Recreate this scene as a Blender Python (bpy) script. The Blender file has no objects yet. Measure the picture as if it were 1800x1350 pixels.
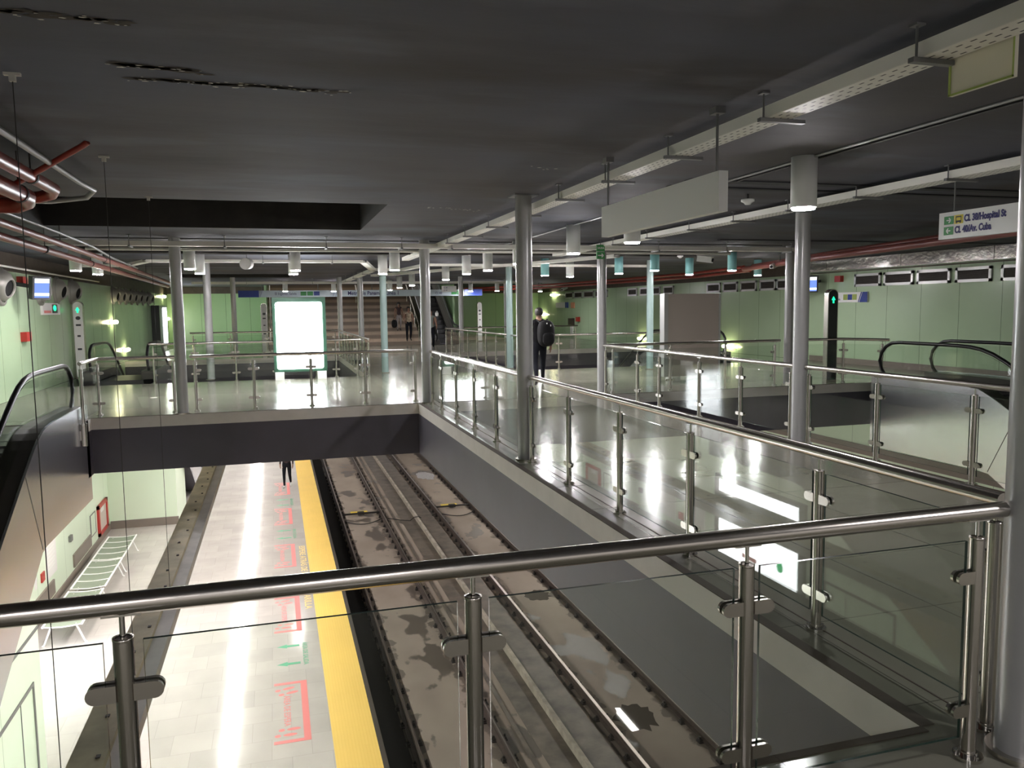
import bpy, bmesh, math, random
from mathutils import Vector, Matrix
random.seed(7)
PI = math.pi
S = bpy.context.scene
COL = S.collection
V = Vector

# ------------------------------------------------------------------ helpers
class MB:
    """collects simple solids (world coordinates) and links them as ONE mesh object"""
    def __init__(self):
        self.v = []; self.f = []; self.s = []; self.m = []; self.slot = 0
    def add(self, vs, fs, smooth=False):
        b = len(self.v)
        self.v += [tuple(p) for p in vs]
        for f in fs:
            self.f.append(tuple(i + b for i in f)); self.s.append(smooth); self.m.append(self.slot)
        return self
    def box(self, x0, y0, z0, x1, y1, z1):
        vs = [(x, y, z) for z in (z0, z1) for y in (y0, y1) for x in (x0, x1)]
        return self.add(vs, [(0, 2, 3, 1), (4, 5, 7, 6), (0, 1, 5, 4), (2, 6, 7, 3), (0, 4, 6, 2), (1, 3, 7, 5)])
    def obox(self, a, b, w, h, up=(0, 0, 1)):
        """box along a->b, width w sideways, height h along up, centred"""
        a = V(a); b = V(b); d = (b - a).normalized(); up = V(up)
        s = d.cross(up)
        if s.length < 1e-5: s = d.cross(V((1, 0, 0)))
        s.normalize(); u = s.cross(d)
        vs = []
        for p in (a, b):
            for i, j in ((-1, -1), (1, -1), (1, 1), (-1, 1)):
                vs.append(p + s * (i * w / 2) + u * (j * h / 2))
        return self.add(vs, [(0, 3, 2, 1), (4, 5, 6, 7), (0, 1, 5, 4), (1, 2, 6, 5), (2, 3, 7, 6), (3, 0, 4, 7)])
    def cyl(self, a, b, r, n=16, r2=None, caps=True):
        a = V(a); b = V(b); r2 = r if r2 is None else r2
        d = (b - a).normalized(); t = V((0, 0, 1)) if abs(d.z) < .9 else V((1, 0, 0))
        s = d.cross(t).normalized(); u = s.cross(d)
        vs = []
        for p, rr in ((a, r), (b, r2)):
            for i in range(n):
                q = 2 * PI * i / n
                vs.append(p + s * (rr * math.cos(q)) + u * (rr * math.sin(q)))
        self.add(vs, [(i, (i + 1) % n, n + (i + 1) % n, n + i) for i in range(n)], True)
        if caps: self.add(vs, [tuple(range(n - 1, -1, -1)), tuple(range(n, 2 * n))])
        return self
    def tube(self, pts, r, n=12, caps=True):
        pts = [V(p) for p in pts]; rings = []; N = len(pts)
        for k, p in enumerate(pts):
            d0 = (p - pts[k - 1]).normalized() if k else None
            d1 = (pts[k + 1] - p).normalized() if k < N - 1 else None
            d = (d0 or d1) if (d0 is None or d1 is None) else (d0 + d1).normalized()
            t = V((0, 0, 1)) if abs(d.z) < .95 else V((1, 0, 0))
            s = d.cross(t).normalized(); u = s.cross(d)
            sc = 1.0 if (d0 is None or d1 is None) else min(1.6, 1 / max(.3, d.dot(d1)))
            ring = []
            for i in range(n):
                q = 2 * PI * i / n
                ring.append(p + (s * math.cos(q)) * r * (sc if abs(d.z) < .95 else 1) + u * (math.sin(q) * r))
            rings.append(ring)
        vs = [q for ring in rings for q in ring]
        fs = [(k * n + i, k * n + (i + 1) % n, (k + 1) * n + (i + 1) % n, (k + 1) * n + i) for k in range(N - 1) for i in range(n)]
        self.add(vs, fs, True)
        if caps: self.add(vs, [tuple(range(n - 1, -1, -1)), tuple((N - 1) * n + i for i in range(n))])
        return self
    def prism(self, poly, ax, lo, hi):
        """extrude a 2-D polygon; ax = the world axis it is extruded along"""
        def P(p, t):
            return {'x': (t, p[0], p[1]), 'y': (p[0], t, p[1]), 'z': (p[0], p[1], t)}[ax]
        n = len(poly)
        vs = [P(p, lo) for p in poly] + [P(p, hi) for p in poly]
        return self.add(vs, [tuple(range(n - 1, -1, -1)), tuple(range(n, 2 * n))] + [(i, (i + 1) % n, n + (i + 1) % n, n + i) for i in range(n)])
    def lathe(self, c, prof, n=24, axis=(0, 0, 1)):
        c = V(c); d = V(axis).normalized(); t = V((0, 0, 1)) if abs(d.z) < .9 else V((1, 0, 0))
        s = d.cross(t).normalized(); u = s.cross(d)
        vs = [c + d * h + s * (r * math.cos(2 * PI * i / n)) + u * (r * math.sin(2 * PI * i / n)) for r, h in prof for i in range(n)]
        fs = [(k * n + i, k * n + (i + 1) % n, (k + 1) * n + (i + 1) % n, (k + 1) * n + i) for k in range(len(prof) - 1) for i in range(n)]
        return self.add(vs, fs, True)
    def disc(self, c, rx, ry, n=20, axis='z', jag=0.0):
        vs = []
        for i in range(n):
            q = 2 * PI * i / n; k = 1 + (random.uniform(-jag, jag) if jag else 0)
            a, b = rx * k * math.cos(q), ry * k * math.sin(q)
            vs.append({'z': (c[0] + a, c[1] + b, c[2]), 'y': (c[0] + a, c[1], c[2] + b), 'x': (c[0], c[1] + a, c[2] + b)}[axis])
        return self.add(vs, [tuple(range(n))])
    def mesh(self, name, mats, off=(0, 0, 0)):
        me = bpy.data.meshes.new(name)
        o = V(off)
        me.from_pydata([V(p) - o for p in self.v], [], self.f)
        for m in (mats if isinstance(mats, (list, tuple)) else [mats]): me.materials.append(m)
        me.polygons.foreach_set('use_smooth', self.s); me.polygons.foreach_set('material_index', self.m)
        bm = bmesh.new(); bm.from_mesh(me); bmesh.ops.recalc_face_normals(bm, faces=bm.faces); bm.to_mesh(me); bm.free()
        me.update(); return me

ORG = {}
def root_of(o):
    while o.parent: o = o.parent
    return o
def tag(o, label, cat, group=None):
    o['label'] = label; o['category'] = cat
    if group: o['group'] = group
    return o
def thing(name, label, cat, loc=(0, 0, 0), group=None, rz=0):
    o = bpy.data.objects.new(name, None); o.empty_display_size = .1; COL.objects.link(o)
    o.location = loc; o.rotation_euler = (0, 0, rz); tag(o, label, cat, group); ORG[o.name] = V(loc); return o
def part(name, mb, mats, parent, label=None):
    """child mesh; the builder holds world coordinates"""
    off = ORG[root_of(parent).name]
    o = bpy.data.objects.new(name, mb.mesh(name, mats, off) if isinstance(mb, MB) else mb)
    COL.objects.link(o); o.parent = parent
    if label: o['label'] = label
    return o
def solo(name, mb, mats, label, cat, group=None, loc=(0, 0, 0)):
    o = bpy.data.objects.new(name, mb.mesh(name, mats, loc)); COL.objects.link(o); o.location = loc
    ORG[o.name] = V(loc); return tag(o, label, cat, group)
def struct(name, mb, mats):
    o = bpy.data.objects.new(name, mb.mesh(name, mats)); COL.objects.link(o); o['kind'] = 'structure'; ORG[o.name] = V((0, 0, 0)); return o
def inst(name, me, parent, loc=(0, 0, 0), rz=0):
    o = bpy.data.objects.new(name, me); COL.objects.link(o); o.parent = parent; o.location = loc; o.rotation_euler = (0, 0, rz); return o
def dup(root, loc, label, rz=0, group=None):
    r = root.copy(); COL.objects.link(r); r.location = loc; r.rotation_euler = (0, 0, rz); r['label'] = label
    if group: r['group'] = group
    ORG[r.name] = V(loc)
    for ch in list(root.children):
        c = ch.copy(); COL.objects.link(c); c.parent = r
        for g in list(ch.children):
            d = g.copy(); COL.objects.link(d); d.parent = c
    return r
def text(name, body, size, mat, parent, loc, xd, up, sx=1.0, bold=0.0, align='LEFT', thick=.0015):
    cu = bpy.data.curves.new(name, 'FONT'); cu.body = body; cu.size = size; cu.align_x = align; cu.align_y = 'CENTER'
    cu.offset = bold; cu.extrude = thick; cu.resolution_u = 3
    t = bpy.data.objects.new(name, cu); COL.objects.link(t)
    dg = bpy.context.evaluated_depsgraph_get()
    me = bpy.data.meshes.new_from_object(t.evaluated_get(dg))
    bpy.data.objects.remove(t); bpy.data.curves.remove(cu)
    x = V(xd); u = V(up); n = x.cross(u); o = V(loc) - (ORG[root_of(parent).name] if parent else V((0, 0, 0)))
    for v in me.vertices: v.co = o + x * (v.co.x * sx) + u * v.co.y + n * (v.co.z + thick)
    me.materials.clear(); me.materials.append(mat)
    ob = bpy.data.objects.new(name, me); COL.objects.link(ob)
    if parent: ob.parent = parent
    return ob

# ------------------------------------------------------------------ materials
def newmat(name):
    m = bpy.data.materials.new(name); m.use_nodes = True; nt = m.node_tree
    return m, nt, nt.nodes['Principled BSDF'], nt.nodes, nt.links
def mat(name, col, rough=.5, metal=0.0, noise=0.0, scale=4.0, rvar=0.0, bump=0.0, stretch=None, spec=.5, coat=0.0):
    m, nt, b, N, L = newmat(name)
    b.inputs['Base Color'].default_value = (*col, 1); b.inputs['Roughness'].default_value = rough
    b.inputs['Metallic'].default_value = metal; b.inputs['Specular IOR Level'].default_value = spec
    b.inputs['Coat Weight'].default_value = coat; b.inputs['Coat Roughness'].default_value = .08
    if noise or rvar or bump:
        tc = N.new('ShaderNodeTexCoord'); mp = N.new('ShaderNodeMapping'); nz = N.new('ShaderNodeTexNoise')
        nz.inputs['Scale'].default_value = scale; nz.inputs['Detail'].default_value = 6; nz.inputs['Roughness'].default_value = .6
        if stretch: mp.inputs['Scale'].default_value = stretch
        L.new(tc.outputs['Object'], mp.inputs['Vector']); L.new(mp.outputs['Vector'], nz.inputs['Vector'])
        if noise:
            mr = N.new('ShaderNodeMapRange'); mr.inputs['From Min'].default_value = .3; mr.inputs['From Max'].default_value = .7
            mr.inputs['To Min'].default_value = 1 - noise; mr.inputs['To Max'].default_value = 1 + noise
            vm = N.new('ShaderNodeVectorMath'); vm.operation = 'SCALE'; vm.inputs[0].default_value = col
            L.new(nz.outputs['Fac'], mr.inputs['Value']); L.new(mr.outputs['Result'], vm.inputs['Scale']); L.new(vm.outputs['Vector'], b.inputs['Base Color'])
        if rvar:
            mr = N.new('ShaderNodeMapRange'); mr.inputs['To Min'].default_value = rough - rvar; mr.inputs['To Max'].default_value = rough + rvar
            L.new(nz.outputs['Fac'], mr.inputs['Value']); L.new(mr.outputs['Result'], b.inputs['Roughness'])
        if bump:
            bp = N.new('ShaderNodeBump'); bp.inputs['Strength'].default_value = bump; bp.inputs['Distance'].default_value = .02
            L.new(nz.outputs['Fac'], bp.inputs['Height']); L.new(bp.outputs['Normal'], b.inputs['Normal'])
    return m
def emit(name, col, power):
    m, nt, b, N, L = newmat(name)
    b.inputs['Base Color'].default_value = (0, 0, 0, 1); b.inputs['Specular IOR Level'].default_value = .2
    b.inputs['Emission Color'].default_value = (*col, 1); b.inputs['Emission Strength'].default_value = power
    return m
def tiles(name, c1, c2, rough, tx, ty, gap=.004, plane='xy', noise=.1, nscale=1.2, gcol=None, rvar=0.0, offset=0.0, bump=0.0, spec=.5):
    """tiled or panelled surface: brick texture in object space"""
    m, nt, b, N, L = newmat(name)
    tc = N.new('ShaderNodeTexCoord'); sp = N.new('ShaderNodeSeparateXYZ'); cb = N.new('ShaderNodeCombineXYZ')
    L.new(tc.outputs['Object'], sp.inputs[0])
    a, c = {'xy': ('X', 'Y'), 'yz': ('Y', 'Z'), 'xz': ('X', 'Z')}[plane]
    L.new(sp.outputs[a], cb.inputs['X']); L.new(sp.outputs[c], cb.inputs['Y'])
    br = N.new('ShaderNodeTexBrick'); br.offset = offset; br.squash = 1
    br.inputs['Scale'].default_value = 1; br.inputs['Brick Width'].default_value = tx; br.inputs['Row Height'].default_value = ty
    br.inputs['Mortar Size'].default_value = gap; br.inputs['Mortar Smooth'].default_value = 0; br.inputs['Bias'].default_value = 0
    br.inputs['Color1'].default_value = (*c1, 1); br.inputs['Color2'].default_value = (*c2, 1)
    g = gcol or tuple(x * .45 for x in c1); br.inputs['Mortar'].default_value = (*g, 1)
    L.new(cb.outputs[0], br.inputs['Vector'])
    nz = N.new('ShaderNodeTexNoise'); nz.inputs['Scale'].default_value = nscale; nz.inputs['Detail'].default_value = 8
    L.new(tc.outputs['Object'], nz.inputs['Vector'])
    mr = N.new('ShaderNodeMapRange'); mr.inputs['From Min'].default_value = .3; mr.inputs['From Max'].default_value = .7
    mr.inputs['To Min'].default_value = 1 - noise; mr.inputs['To Max'].default_value = 1 + noise
    vm = N.new('ShaderNodeVectorMath'); vm.operation = 'SCALE'
    L.new(nz.outputs['Fac'], mr.inputs['Value']); L.new(br.outputs['Color'], vm.inputs[0]); L.new(mr.outputs['Result'], vm.inputs['Scale'])
    L.new(vm.outputs['Vector'], b.inputs['Base Color'])
    b.inputs['Roughness'].default_value = rough; b.inputs['Specular IOR Level'].default_value = spec
    if rvar:
        m2 = N.new('ShaderNodeMapRange'); m2.inputs['To Min'].default_value = rough - rvar; m2.inputs['To Max'].default_value = rough + rvar
        L.new(nz.outputs['Fac'], m2.inputs['Value']); L.new(m2.outputs['Result'], b.inputs['Roughness'])
    if bump:
        n2 = N.new('ShaderNodeTexNoise'); n2.inputs['Scale'].default_value = 1.3; L.new(tc.outputs['Object'], n2.inputs['Vector'])
        bp = N.new('ShaderNodeBump'); bp.inputs['Strength'].default_value = bump; bp.inputs['Distance'].default_value = .05
        L.new(n2.outputs['Fac'], bp.inputs['Height']); L.new(bp.outputs['Normal'], b.inputs['Normal'])
    return m
def glass_mat(name, tint):
    m, nt, b, N, L = newmat(name); N.remove(b)
    out = N['Material Output']; ge = N.new('ShaderNodeNewGeometry'); mx = N.new('ShaderNodeMix'); mx.data_type = 'FLOAT'
    mx.inputs['A'].default_value = 1.5; mx.inputs['B'].default_value = 1 / 1.5
    L.new(ge.outputs['Backfacing'], mx.inputs['Factor'])
    fr = N.new('ShaderNodeFresnel'); L.new(mx.outputs['Result'], fr.inputs['IOR'])
    tr = N.new('ShaderNodeBsdfTransparent'); tr.inputs['Color'].default_value = (*tint, 1)
    gl = N.new('ShaderNodeBsdfGlossy'); gl.inputs['Roughness'].default_value = 0.015
    ms = N.new('ShaderNodeMixShader'); L.new(fr.outputs[0], ms.inputs[0]); L.new(tr.outputs[0], ms.inputs[1]); L.new(gl.outputs[0], ms.inputs[2])
    L.new(ms.outputs[0], out.inputs['Surface']); return m
def perforated(name, col):
    m, nt, b, N, L = newmat(name)
    tc = N.new('ShaderNodeTexCoord'); sp = N.new('ShaderNodeSeparateXYZ'); L.new(tc.outputs['Object'], sp.inputs[0])
    def band(sock, period, duty, phase=0.0):
        a = N.new('ShaderNodeMath'); a.operation = 'MULTIPLY_ADD'; a.inputs[1].default_value = 1 / period; a.inputs[2].default_value = phase
        f = N.new('ShaderNodeMath'); f.operation = 'FRACT'; c = N.new('ShaderNodeMath'); c.operation = 'LESS_THAN'; c.inputs[1].default_value = duty
        L.new(sock, a.inputs[0]); L.new(a.outputs[0], f.inputs[0]); L.new(f.outputs[0], c.inputs[0]); return c.outputs[0]
    x = band(sp.outputs['X'], .05, .22); y = band(sp.outputs['Y'], .075, .45)
    ge = N.new('ShaderNodeNewGeometry'); s2 = N.new('ShaderNodeSeparateXYZ'); L.new(ge.outputs['Normal'], s2.inputs[0])
    dn = N.new('ShaderNodeMath'); dn.operation = 'LESS_THAN'; dn.inputs[1].default_value = -.9; L.new(s2.outputs['Z'], dn.inputs[0])
    p = N.new('ShaderNodeMath'); p.operation = 'MULTIPLY'; L.new(x, p.inputs[0]); L.new(y, p.inputs[1])
    q = N.new('ShaderNodeMath'); q.operation = 'MULTIPLY'; L.new(p.outputs[0], q.inputs[0]); L.new(dn.outputs[0], q.inputs[1])
    mx = N.new('ShaderNodeMix'); mx.data_type = 'RGBA'; mx.inputs['A'].default_value = (*col, 1); mx.inputs['B'].default_value = (.03, .03, .035, 1)
    L.new(q.outputs[0], mx.inputs['Factor']); L.new(mx.outputs['Result'], b.inputs['Base Color']); b.inputs['Roughness'].default_value = .45
    return m
def ceiling_mat():
    m, nt, b, N, L = newmat('painted concrete ceiling')
    tc = N.new('ShaderNodeTexCoord')
    def noise(scale, st, det=8):
        mp = N.new('ShaderNodeMapping'); mp.inputs['Scale'].default_value = st; n = N.new('ShaderNodeTexNoise')
        n.inputs['Scale'].default_value = scale; n.inputs['Detail'].default_value = det
        L.new(tc.outputs['Object'], mp.inputs[0]); L.new(mp.outputs[0], n.inputs['Vector']); return n.outputs['Fac']
    def ramp(s, a, c):
        r = N.new('ShaderNodeMapRange'); r.inputs['From Min'].default_value = a; r.inputs['From Max'].default_value = c; L.new(s, r.inputs['Value']); return r.outputs['Result']
    def mix(f, A, B):
        x = N.new('ShaderNodeMix'); x.data_type = 'RGBA'
        L.new(f, x.inputs['Factor'])
        for k, s in (('A', A), ('B', B)):
            if isinstance(s, tuple): x.inputs[k].default_value = (*s, 1)
            else: L.new(s, x.inputs[k])
        return x.outputs['Result']
    c = mix(ramp(noise(.35, (1, 1, 1)), .35, .65), (.090, .082, .080), (.080, .088, .118))
    c = mix(ramp(noise(.8, (.5, 1.3, 1)), .46, .70), c, (.054, .050, .052))
    c = mix(ramp(noise(1.1, (.55, 1.5, 1)), .55, .78), c, (.125, .132, .165))
    L.new(c, b.inputs['Base Color']); b.inputs['Roughness'].default_value = .75; b.inputs['Specular IOR Level'].default_value = .25
    bp = N.new('ShaderNodeBump'); bp.inputs['Strength'].default_value = .25; bp.inputs['Distance'].default_value = .02
    L.new(noise(3, (.5, 1.5, 1)), bp.inputs['Height']); L.new(bp.outputs[0], b.inputs['Normal'])
    return m
def trackbed_mat():
    m, nt, b, N, L = newmat('stained track concrete')
    tc = N.new('ShaderNodeTexCoord')
    def noise(scale, st=(1, 1, 1), det=6):
        mp = N.new('ShaderNodeMapping'); mp.inputs['Scale'].default_value = st; n = N.new('ShaderNodeTexNoise')
        n.inputs['Scale'].default_value = scale; n.inputs['Detail'].default_value = det
        L.new(tc.outputs['Object'], mp.inputs[0]); L.new(mp.outputs[0], n.inputs['Vector']); return n.outputs['Fac']
    def ramp(s, a, c):
        r = N.new('ShaderNodeMapRange'); r.inputs['From Min'].default_value = a; r.inputs['From Max'].default_value = c; L.new(s, r.inputs['Value']); return r.outputs['Result']
    def mix(f, A, B):
        x = N.new('ShaderNodeMix'); x.data_type = 'RGBA'; L.new(f, x.inputs['Factor'])
        for k, s in (('A', A), ('B', B)):
            if isinstance(s, tuple): x.inputs[k].default_value = (*s, 1)
            else: L.new(s, x.inputs[k])
        return x.outputs['Result']
    c = mix(ramp(noise(.8, (1, .6, 1)), .3, .7), (.265, .213, .175), (.36, .30, .25))
    wet = ramp(noise(1.15, (1, .55, 1), 9), .575, .60)
    c = mix(wet, c, (.11, .088, .072))
    sx = N.new('ShaderNodeSeparateXYZ'); L.new(tc.outputs['Object'], sx.inputs[0]); near = None
    for rx in (2.1, 3.6, 5.65, 7.12):
        d = N.new('ShaderNodeMath'); d.operation = 'SUBTRACT'; d.inputs[1].default_value = rx; L.new(sx.outputs['X'], d.inputs[0])
        e = N.new('ShaderNodeMath'); e.operation = 'ABSOLUTE'; L.new(d.outputs[0], e.inputs[0])
        if near is None: near = e.outputs[0]
        else:
            mn = N.new('ShaderNodeMath'); mn.operation = 'MINIMUM'; L.new(near, mn.inputs[0]); L.new(e.outputs[0], mn.inputs[1]); near = mn.outputs[0]
    nn = N.new('ShaderNodeMath'); nn.operation = 'MULTIPLY_ADD'; nn.inputs[1].default_value = .9; nn.inputs[2].default_value = -.45; L.new(noise(2.6, (1, .8, 1), 8), nn.inputs[0])
    ad = N.new('ShaderNodeMath'); ad.operation = 'ADD'; L.new(near, ad.inputs[0]); L.new(nn.outputs[0], ad.inputs[1])
    c = mix(ramp(ad.outputs[0], .20, .15), c, (.15, .12, .098))
    L.new(c, b.inputs['Base Color'])
    rr = N.new('ShaderNodeMapRange'); rr.inputs['To Min'].default_value = .75; rr.inputs['To Max'].default_value = .35
    L.new(wet, rr.inputs['Value']); L.new(rr.outputs['Result'], b.inputs['Roughness'])
    return m

M = {}
M['glass'] = glass_mat('green tinted glass', (.945, .97, .95))
M['glass_edge'] = mat('glass edge', (.02, .045, .035), .15)
M['steel'] = mat('brushed stainless steel', (.56, .53, .48), .24, 1, rvar=.05, scale=30, stretch=(1, 1, 6))
M['chrome'] = mat('polished steel', (.70, .68, .64), .12, 1)
M['column'] = mat('grey column paint', (.42, .42, .42), .26, .2, noise=.04)
M['column_teal'] = mat('teal column colour', (.28, .375, .365), .26, .2)  # teal variant of the grey column colour, used on a few columns
M['lamp'] = mat('off white lamp housing', (.82, .83, .80), .4)
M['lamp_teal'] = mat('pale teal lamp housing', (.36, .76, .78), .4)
M['tube_trunk'] = emit('trunking light tube', (1, .95, .92), 52)
M['disc'] = emit('lamp diffuser', (1, .955, .975), 430)
M['tube_platform'] = emit('platform light tube', (1, .94, .88), 26)
M['walllight'] = emit('warm wall light', (1, .92, .55), 20)
M['lightbox'] = emit('backlit advert panel', (.93, .96, 1), 17)
M['lightbox_soft'] = emit('backlit poster panel', (.95, .97, 1), 9)
M['screen_blue'] = emit('screen blue', (.10, .17, .55), 1.6)
M['screen_white'] = emit('screen white', (.8, .85, .8), 1.6)
M['green_led'] = emit('green signal', (.01, .8, .25), 2.2)
M['floor'] = tiles('polished terrazzo', (.185, .18, .142), (.172, .167, .132), .17, .9, .9, .004, noise=.12, nscale=.9, rvar=.06)
M['kerb'] = mat('kerb grey paint', (.52, .49, .46), .55, noise=.06)
M['dark'] = mat('dark slate paint', (.047, .043, .058), .55, noise=.12, scale=1.5)
M['brown_trim'] = mat('brown edge trim', (.055, .042, .032), .75, spec=.15)
M['ceiling'] = ceiling_mat()
M['ceil_joint'] = mat('ceiling joint', (.012, .012, .014), .7)
M['recess'] = mat('bare dark recess', (.022, .019, .017), .7, noise=.35, scale=3)
M['soffit'] = mat('soffit paint', (.30, .30, .30), .6)
M['flake'] = mat('flaked plaster', (.55, .53, .48), .8)
M['spall'] = mat('spalled concrete', (.045, .036, .028), .9, noise=.5, scale=14)
M['green'] = tiles('green wall panels', (.42, .55, .36), (.405, .535, .35), .22, 1.2, 30, .006, 'yz', noise=.06, nscale=.5, gcol=(.10, .15, .09))
M['green_x'] = tiles('green cross panels', (.40, .60, .33), (.385, .585, .32), .25, 1.2, 30, .006, 'xz', noise=.06, nscale=.5, gcol=(.10, .15, .09))
M['mint'] = tiles('pale mint panels', (.70, .81, .64), (.68, .79, .62), .3, 2.4, 30, .006, 'yz', noise=.03, nscale=.5, gcol=(.25, .32, .22))
M['brownband'] = mat('brown fascia', (.085, .066, .05), .6, noise=.2)
M['platform'] = tiles('platform stone tiles', (.54, .50, .465), (.49, .455, .425), .13, .6, .6, .0025, noise=.07, nscale=1.5, gcol=(.38, .35, .32), rvar=.05, offset=.5)
M['yellow'] = tiles('yellow tactile paint', (.92, .62, .15), (.90, .60, .14), .55, .05, .6, .006, noise=.03, gcol=(.87, .575, .13))
M['edge_dark'] = mat('dark platform edge', (.055, .043, .034), .45)
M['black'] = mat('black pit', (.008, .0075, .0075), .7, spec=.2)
M['skirt'] = mat('brown skirting', (.20, .165, .14), .4)
M['trackbed'] = trackbed_mat()
M['gutter'] = mat('damp gutter concrete', (.13, .105, .085), .4, noise=.5, scale=2.2)
M['palewall'] = mat('pale gutter wall', (.42, .37, .31), .7, noise=.35, scale=3)
M['rail'] = mat('rusty rail', (.085, .062, .052), .5, .3, noise=.25, scale=6)
M['railhead'] = mat('worn rail head', (.42, .37, .34), .28, 1)
M['fastener'] = mat('rail fastener iron', (.028, .022, .020), .6)
M['cable'] = mat('black cable', (.02, .017, .015), .5)
M['yplate'] = mat('yellow plate', (.78, .56, .06), .5)
M['water'] = mat('puddle water', (.10, .085, .07), .03, spec=.8)
M['tray'] = mat('cream cable tray', (.80, .78, .72), .45)
M['tray_perf'] = perforated('perforated cream tray', (.82, .80, .74))
M['galv'] = mat('galvanised bracket', (.20, .20, .20), .45, .6)
M['conduit'] = mat('grey conduit', (.30, .30, .30), .4, .3)
M['redpipe'] = mat('red sprinkler pipe', (.26, .036, .024), .28, noise=.15, spec=.35)
M['redpipe2'] = mat('faded red pipe', (.25, .07, .058), .35)
M['sheet'] = mat('wrinkled sheet metal', (.66, .63, .60), .20, 1, bump=.9, scale=1.6)
M['clad'] = mat('polished cladding', (.88, .89, .95), .24, 1, bump=.30, scale=.9, stretch=(1, .8, .9))
M['rubber'] = mat('black handrail rubber', (.012, .012, .013), .3)
M['step'] = mat('dark step metal', (.05, .05, .052), .4, .5)
M['deck'] = mat('dark balustrade deck', (.09, .082, .075), .3, .6)
M['greybox'] = mat('grey sign paint', (.82, .82, .79), .5)
M['beige'] = mat('beige panel', (.56, .49, .44), .45)
M['alu'] = mat('aluminium frame', (.62, .62, .62), .35, .7)
M['white'] = mat('white enamel', (.84, .84, .82), .4)
M['cream'] = mat('cream sign', (.76, .72, .58), .5)
M['sgreen'] = mat('sign green', (.06, .30, .09), .4)
M['syellow'] = mat('sign yellow', (.80, .66, .08), .4)
M['navy'] = mat('navy lettering', (.035, .03, .16), .5)
M['blue'] = mat('sign blue', (.03, .06, .30), .4)
M['lightblue'] = mat('pale blue sign', (.62, .72, .78), .45)
M['olive'] = mat('olive pictogram', (.38, .47, .12), .5)
M['red'] = mat('red enamel', (.42, .03, .025), .4)
M['redmark'] = mat('red floor paint', (.74, .21, .20), .45)
M['greenmark'] = mat('green floor paint', (.10, .40, .23), .45)
M['yellowmark'] = mat('yellow floor paint', (.86, .62, .22), .45)
M['darkbox'] = mat('dark grey casing', (.045, .047, .05), .4)
M['lbframe'] = mat('dark green frame', (.03, .09, .055), .35)
M['louvre'] = mat('dark brown louvre', (.065, .048, .038), .5)
M['nozzle'] = mat('grey air nozzle', (.30, .29, .26), .4, .3)
M['stair'] = tiles('tan stair stone', (.46, .36, .27), (.43, .335, .25), .5, 1.2, .6, .003, noise=.1)
M['stair_nose'] = mat('stair nosing', (.28, .215, .16), .5)
M['trunkA'] = mat('dirty trunking', (.40, .34, .20), .55, noise=.35, scale=2.2)
M['trunkB'] = mat('grey trunking side', (.42, .40, .36), .5, noise=.2, scale=2)
M['benchmesh'] = mat('green grey bench mesh', (.26, .30, .23), .45, .2)
M['paper'] = mat('poster paper', (.78, .76, .74), .5)
M['bag'] = mat('black backpack', (.004, .004, .0045), .7, spec=.25)
M['skin'] = mat('skin', (.24, .13, .085), .5)
M['hair'] = mat('dark hair', (.015, .011, .009), .5)
M['jacket'] = mat('black jacket', (.004, .004, .005), .9, spec=.15)
M['jeans'] = mat('dark jeans', (.009, .010, .014), .9, spec=.15)
M['shoe_d'] = mat('dark shoe', (.02, .02, .02), .5)
M['shoe_w'] = mat('white shoe', (.75, .75, .75), .5)
M['shirt_g'] = mat('grey green shirt', (.15, .17, .15), .8)
M['shirt_b'] = mat('beige patterned blouse', (.34, .27, .19), .8, noise=.5, scale=14)
M['shirt_d'] = mat('dark maroon shirt', (.035, .018, .018), .8)
M['skirt_w'] = mat('pale shorts', (.30, .27, .26), .8)

# ------------------------------------------------------------------ camera
cam_d = bpy.data.cameras.new('camera'); cam = bpy.data.objects.new('camera', cam_d); COL.objects.link(cam)
yaw, pit, rol = math.radians(16.48), math.radians(5.474), math.radians(-.7264)
fw = V((math.sin(yaw) * math.cos(pit), math.cos(yaw) * math.cos(pit), -math.sin(pit)))
rt = V((math.cos(yaw), -math.sin(yaw), 0)); up = rt.cross(fw)
r2 = rt * math.cos(rol) + up * math.sin(rol); u2 = up * math.cos(rol) - rt * math.sin(rol)
R = Matrix((r2, u2, -fw)).transposed()
cam.matrix_world = Matrix.Translation((0, 0, 1.75)) @ R.to_4x4()
cam_d.sensor_width = 36; cam_d.lens = 36 * 1400 / 1800; cam_d.clip_start = .05; cam_d.clip_end = 300
S.camera = cam

# ------------------------------------------------------------------ the shell
XL, XR, YB, YF = -5.2, 16.0, -6.0, 62.0
ZC, ZP, ZT = 3.0, -5.0, -6.05           # ceiling, platform, track bed
def slab(mb, x0, y0, x1, y1):
    """mezzanine slab: tiled top, pale kerb band, dark fascia"""
    mb.slot = 0; mb.add([(x0, y0, 0), (x1, y0, 0), (x1, y1, 0), (x0, y1, 0)], [(0, 1, 2, 3)])
    for s, za, zb in ((1, -.19, 0), (2, -.93, -.19)):
        mb.slot = s
        for a, b in (((x0, y0), (x1, y0)), ((x1, y0), (x1, y1)), ((x1, y1), (x0, y1)), ((x0, y1), (x0, y0))):
            mb.add([(*a, za), (*b, za), (*b, zb), (*a, zb)], [(0, 1, 2, 3)])
    mb.slot = 3; mb.add([(x0, y0, -.93), (x0, y1, -.93), (x1, y1, -.93), (x1, y0, -.93)], [(0, 1, 2, 3)])
f = MB()
slab(f, XL, YB, XR, 2.54)          # landing the camera stands on
slab(f, 2.5, 2.54, 6.38, 14.6)     # walkway between the two voids
slab(f, -3.0, 14.6, XR, 21.2)      # cross bridge
slab(f, XL, 14.2, -3.0, 21.2)      # landing of the left escalator
slab(f, 2.3, 21.2, 6.5, 31.2)      # walkway beyond
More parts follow.
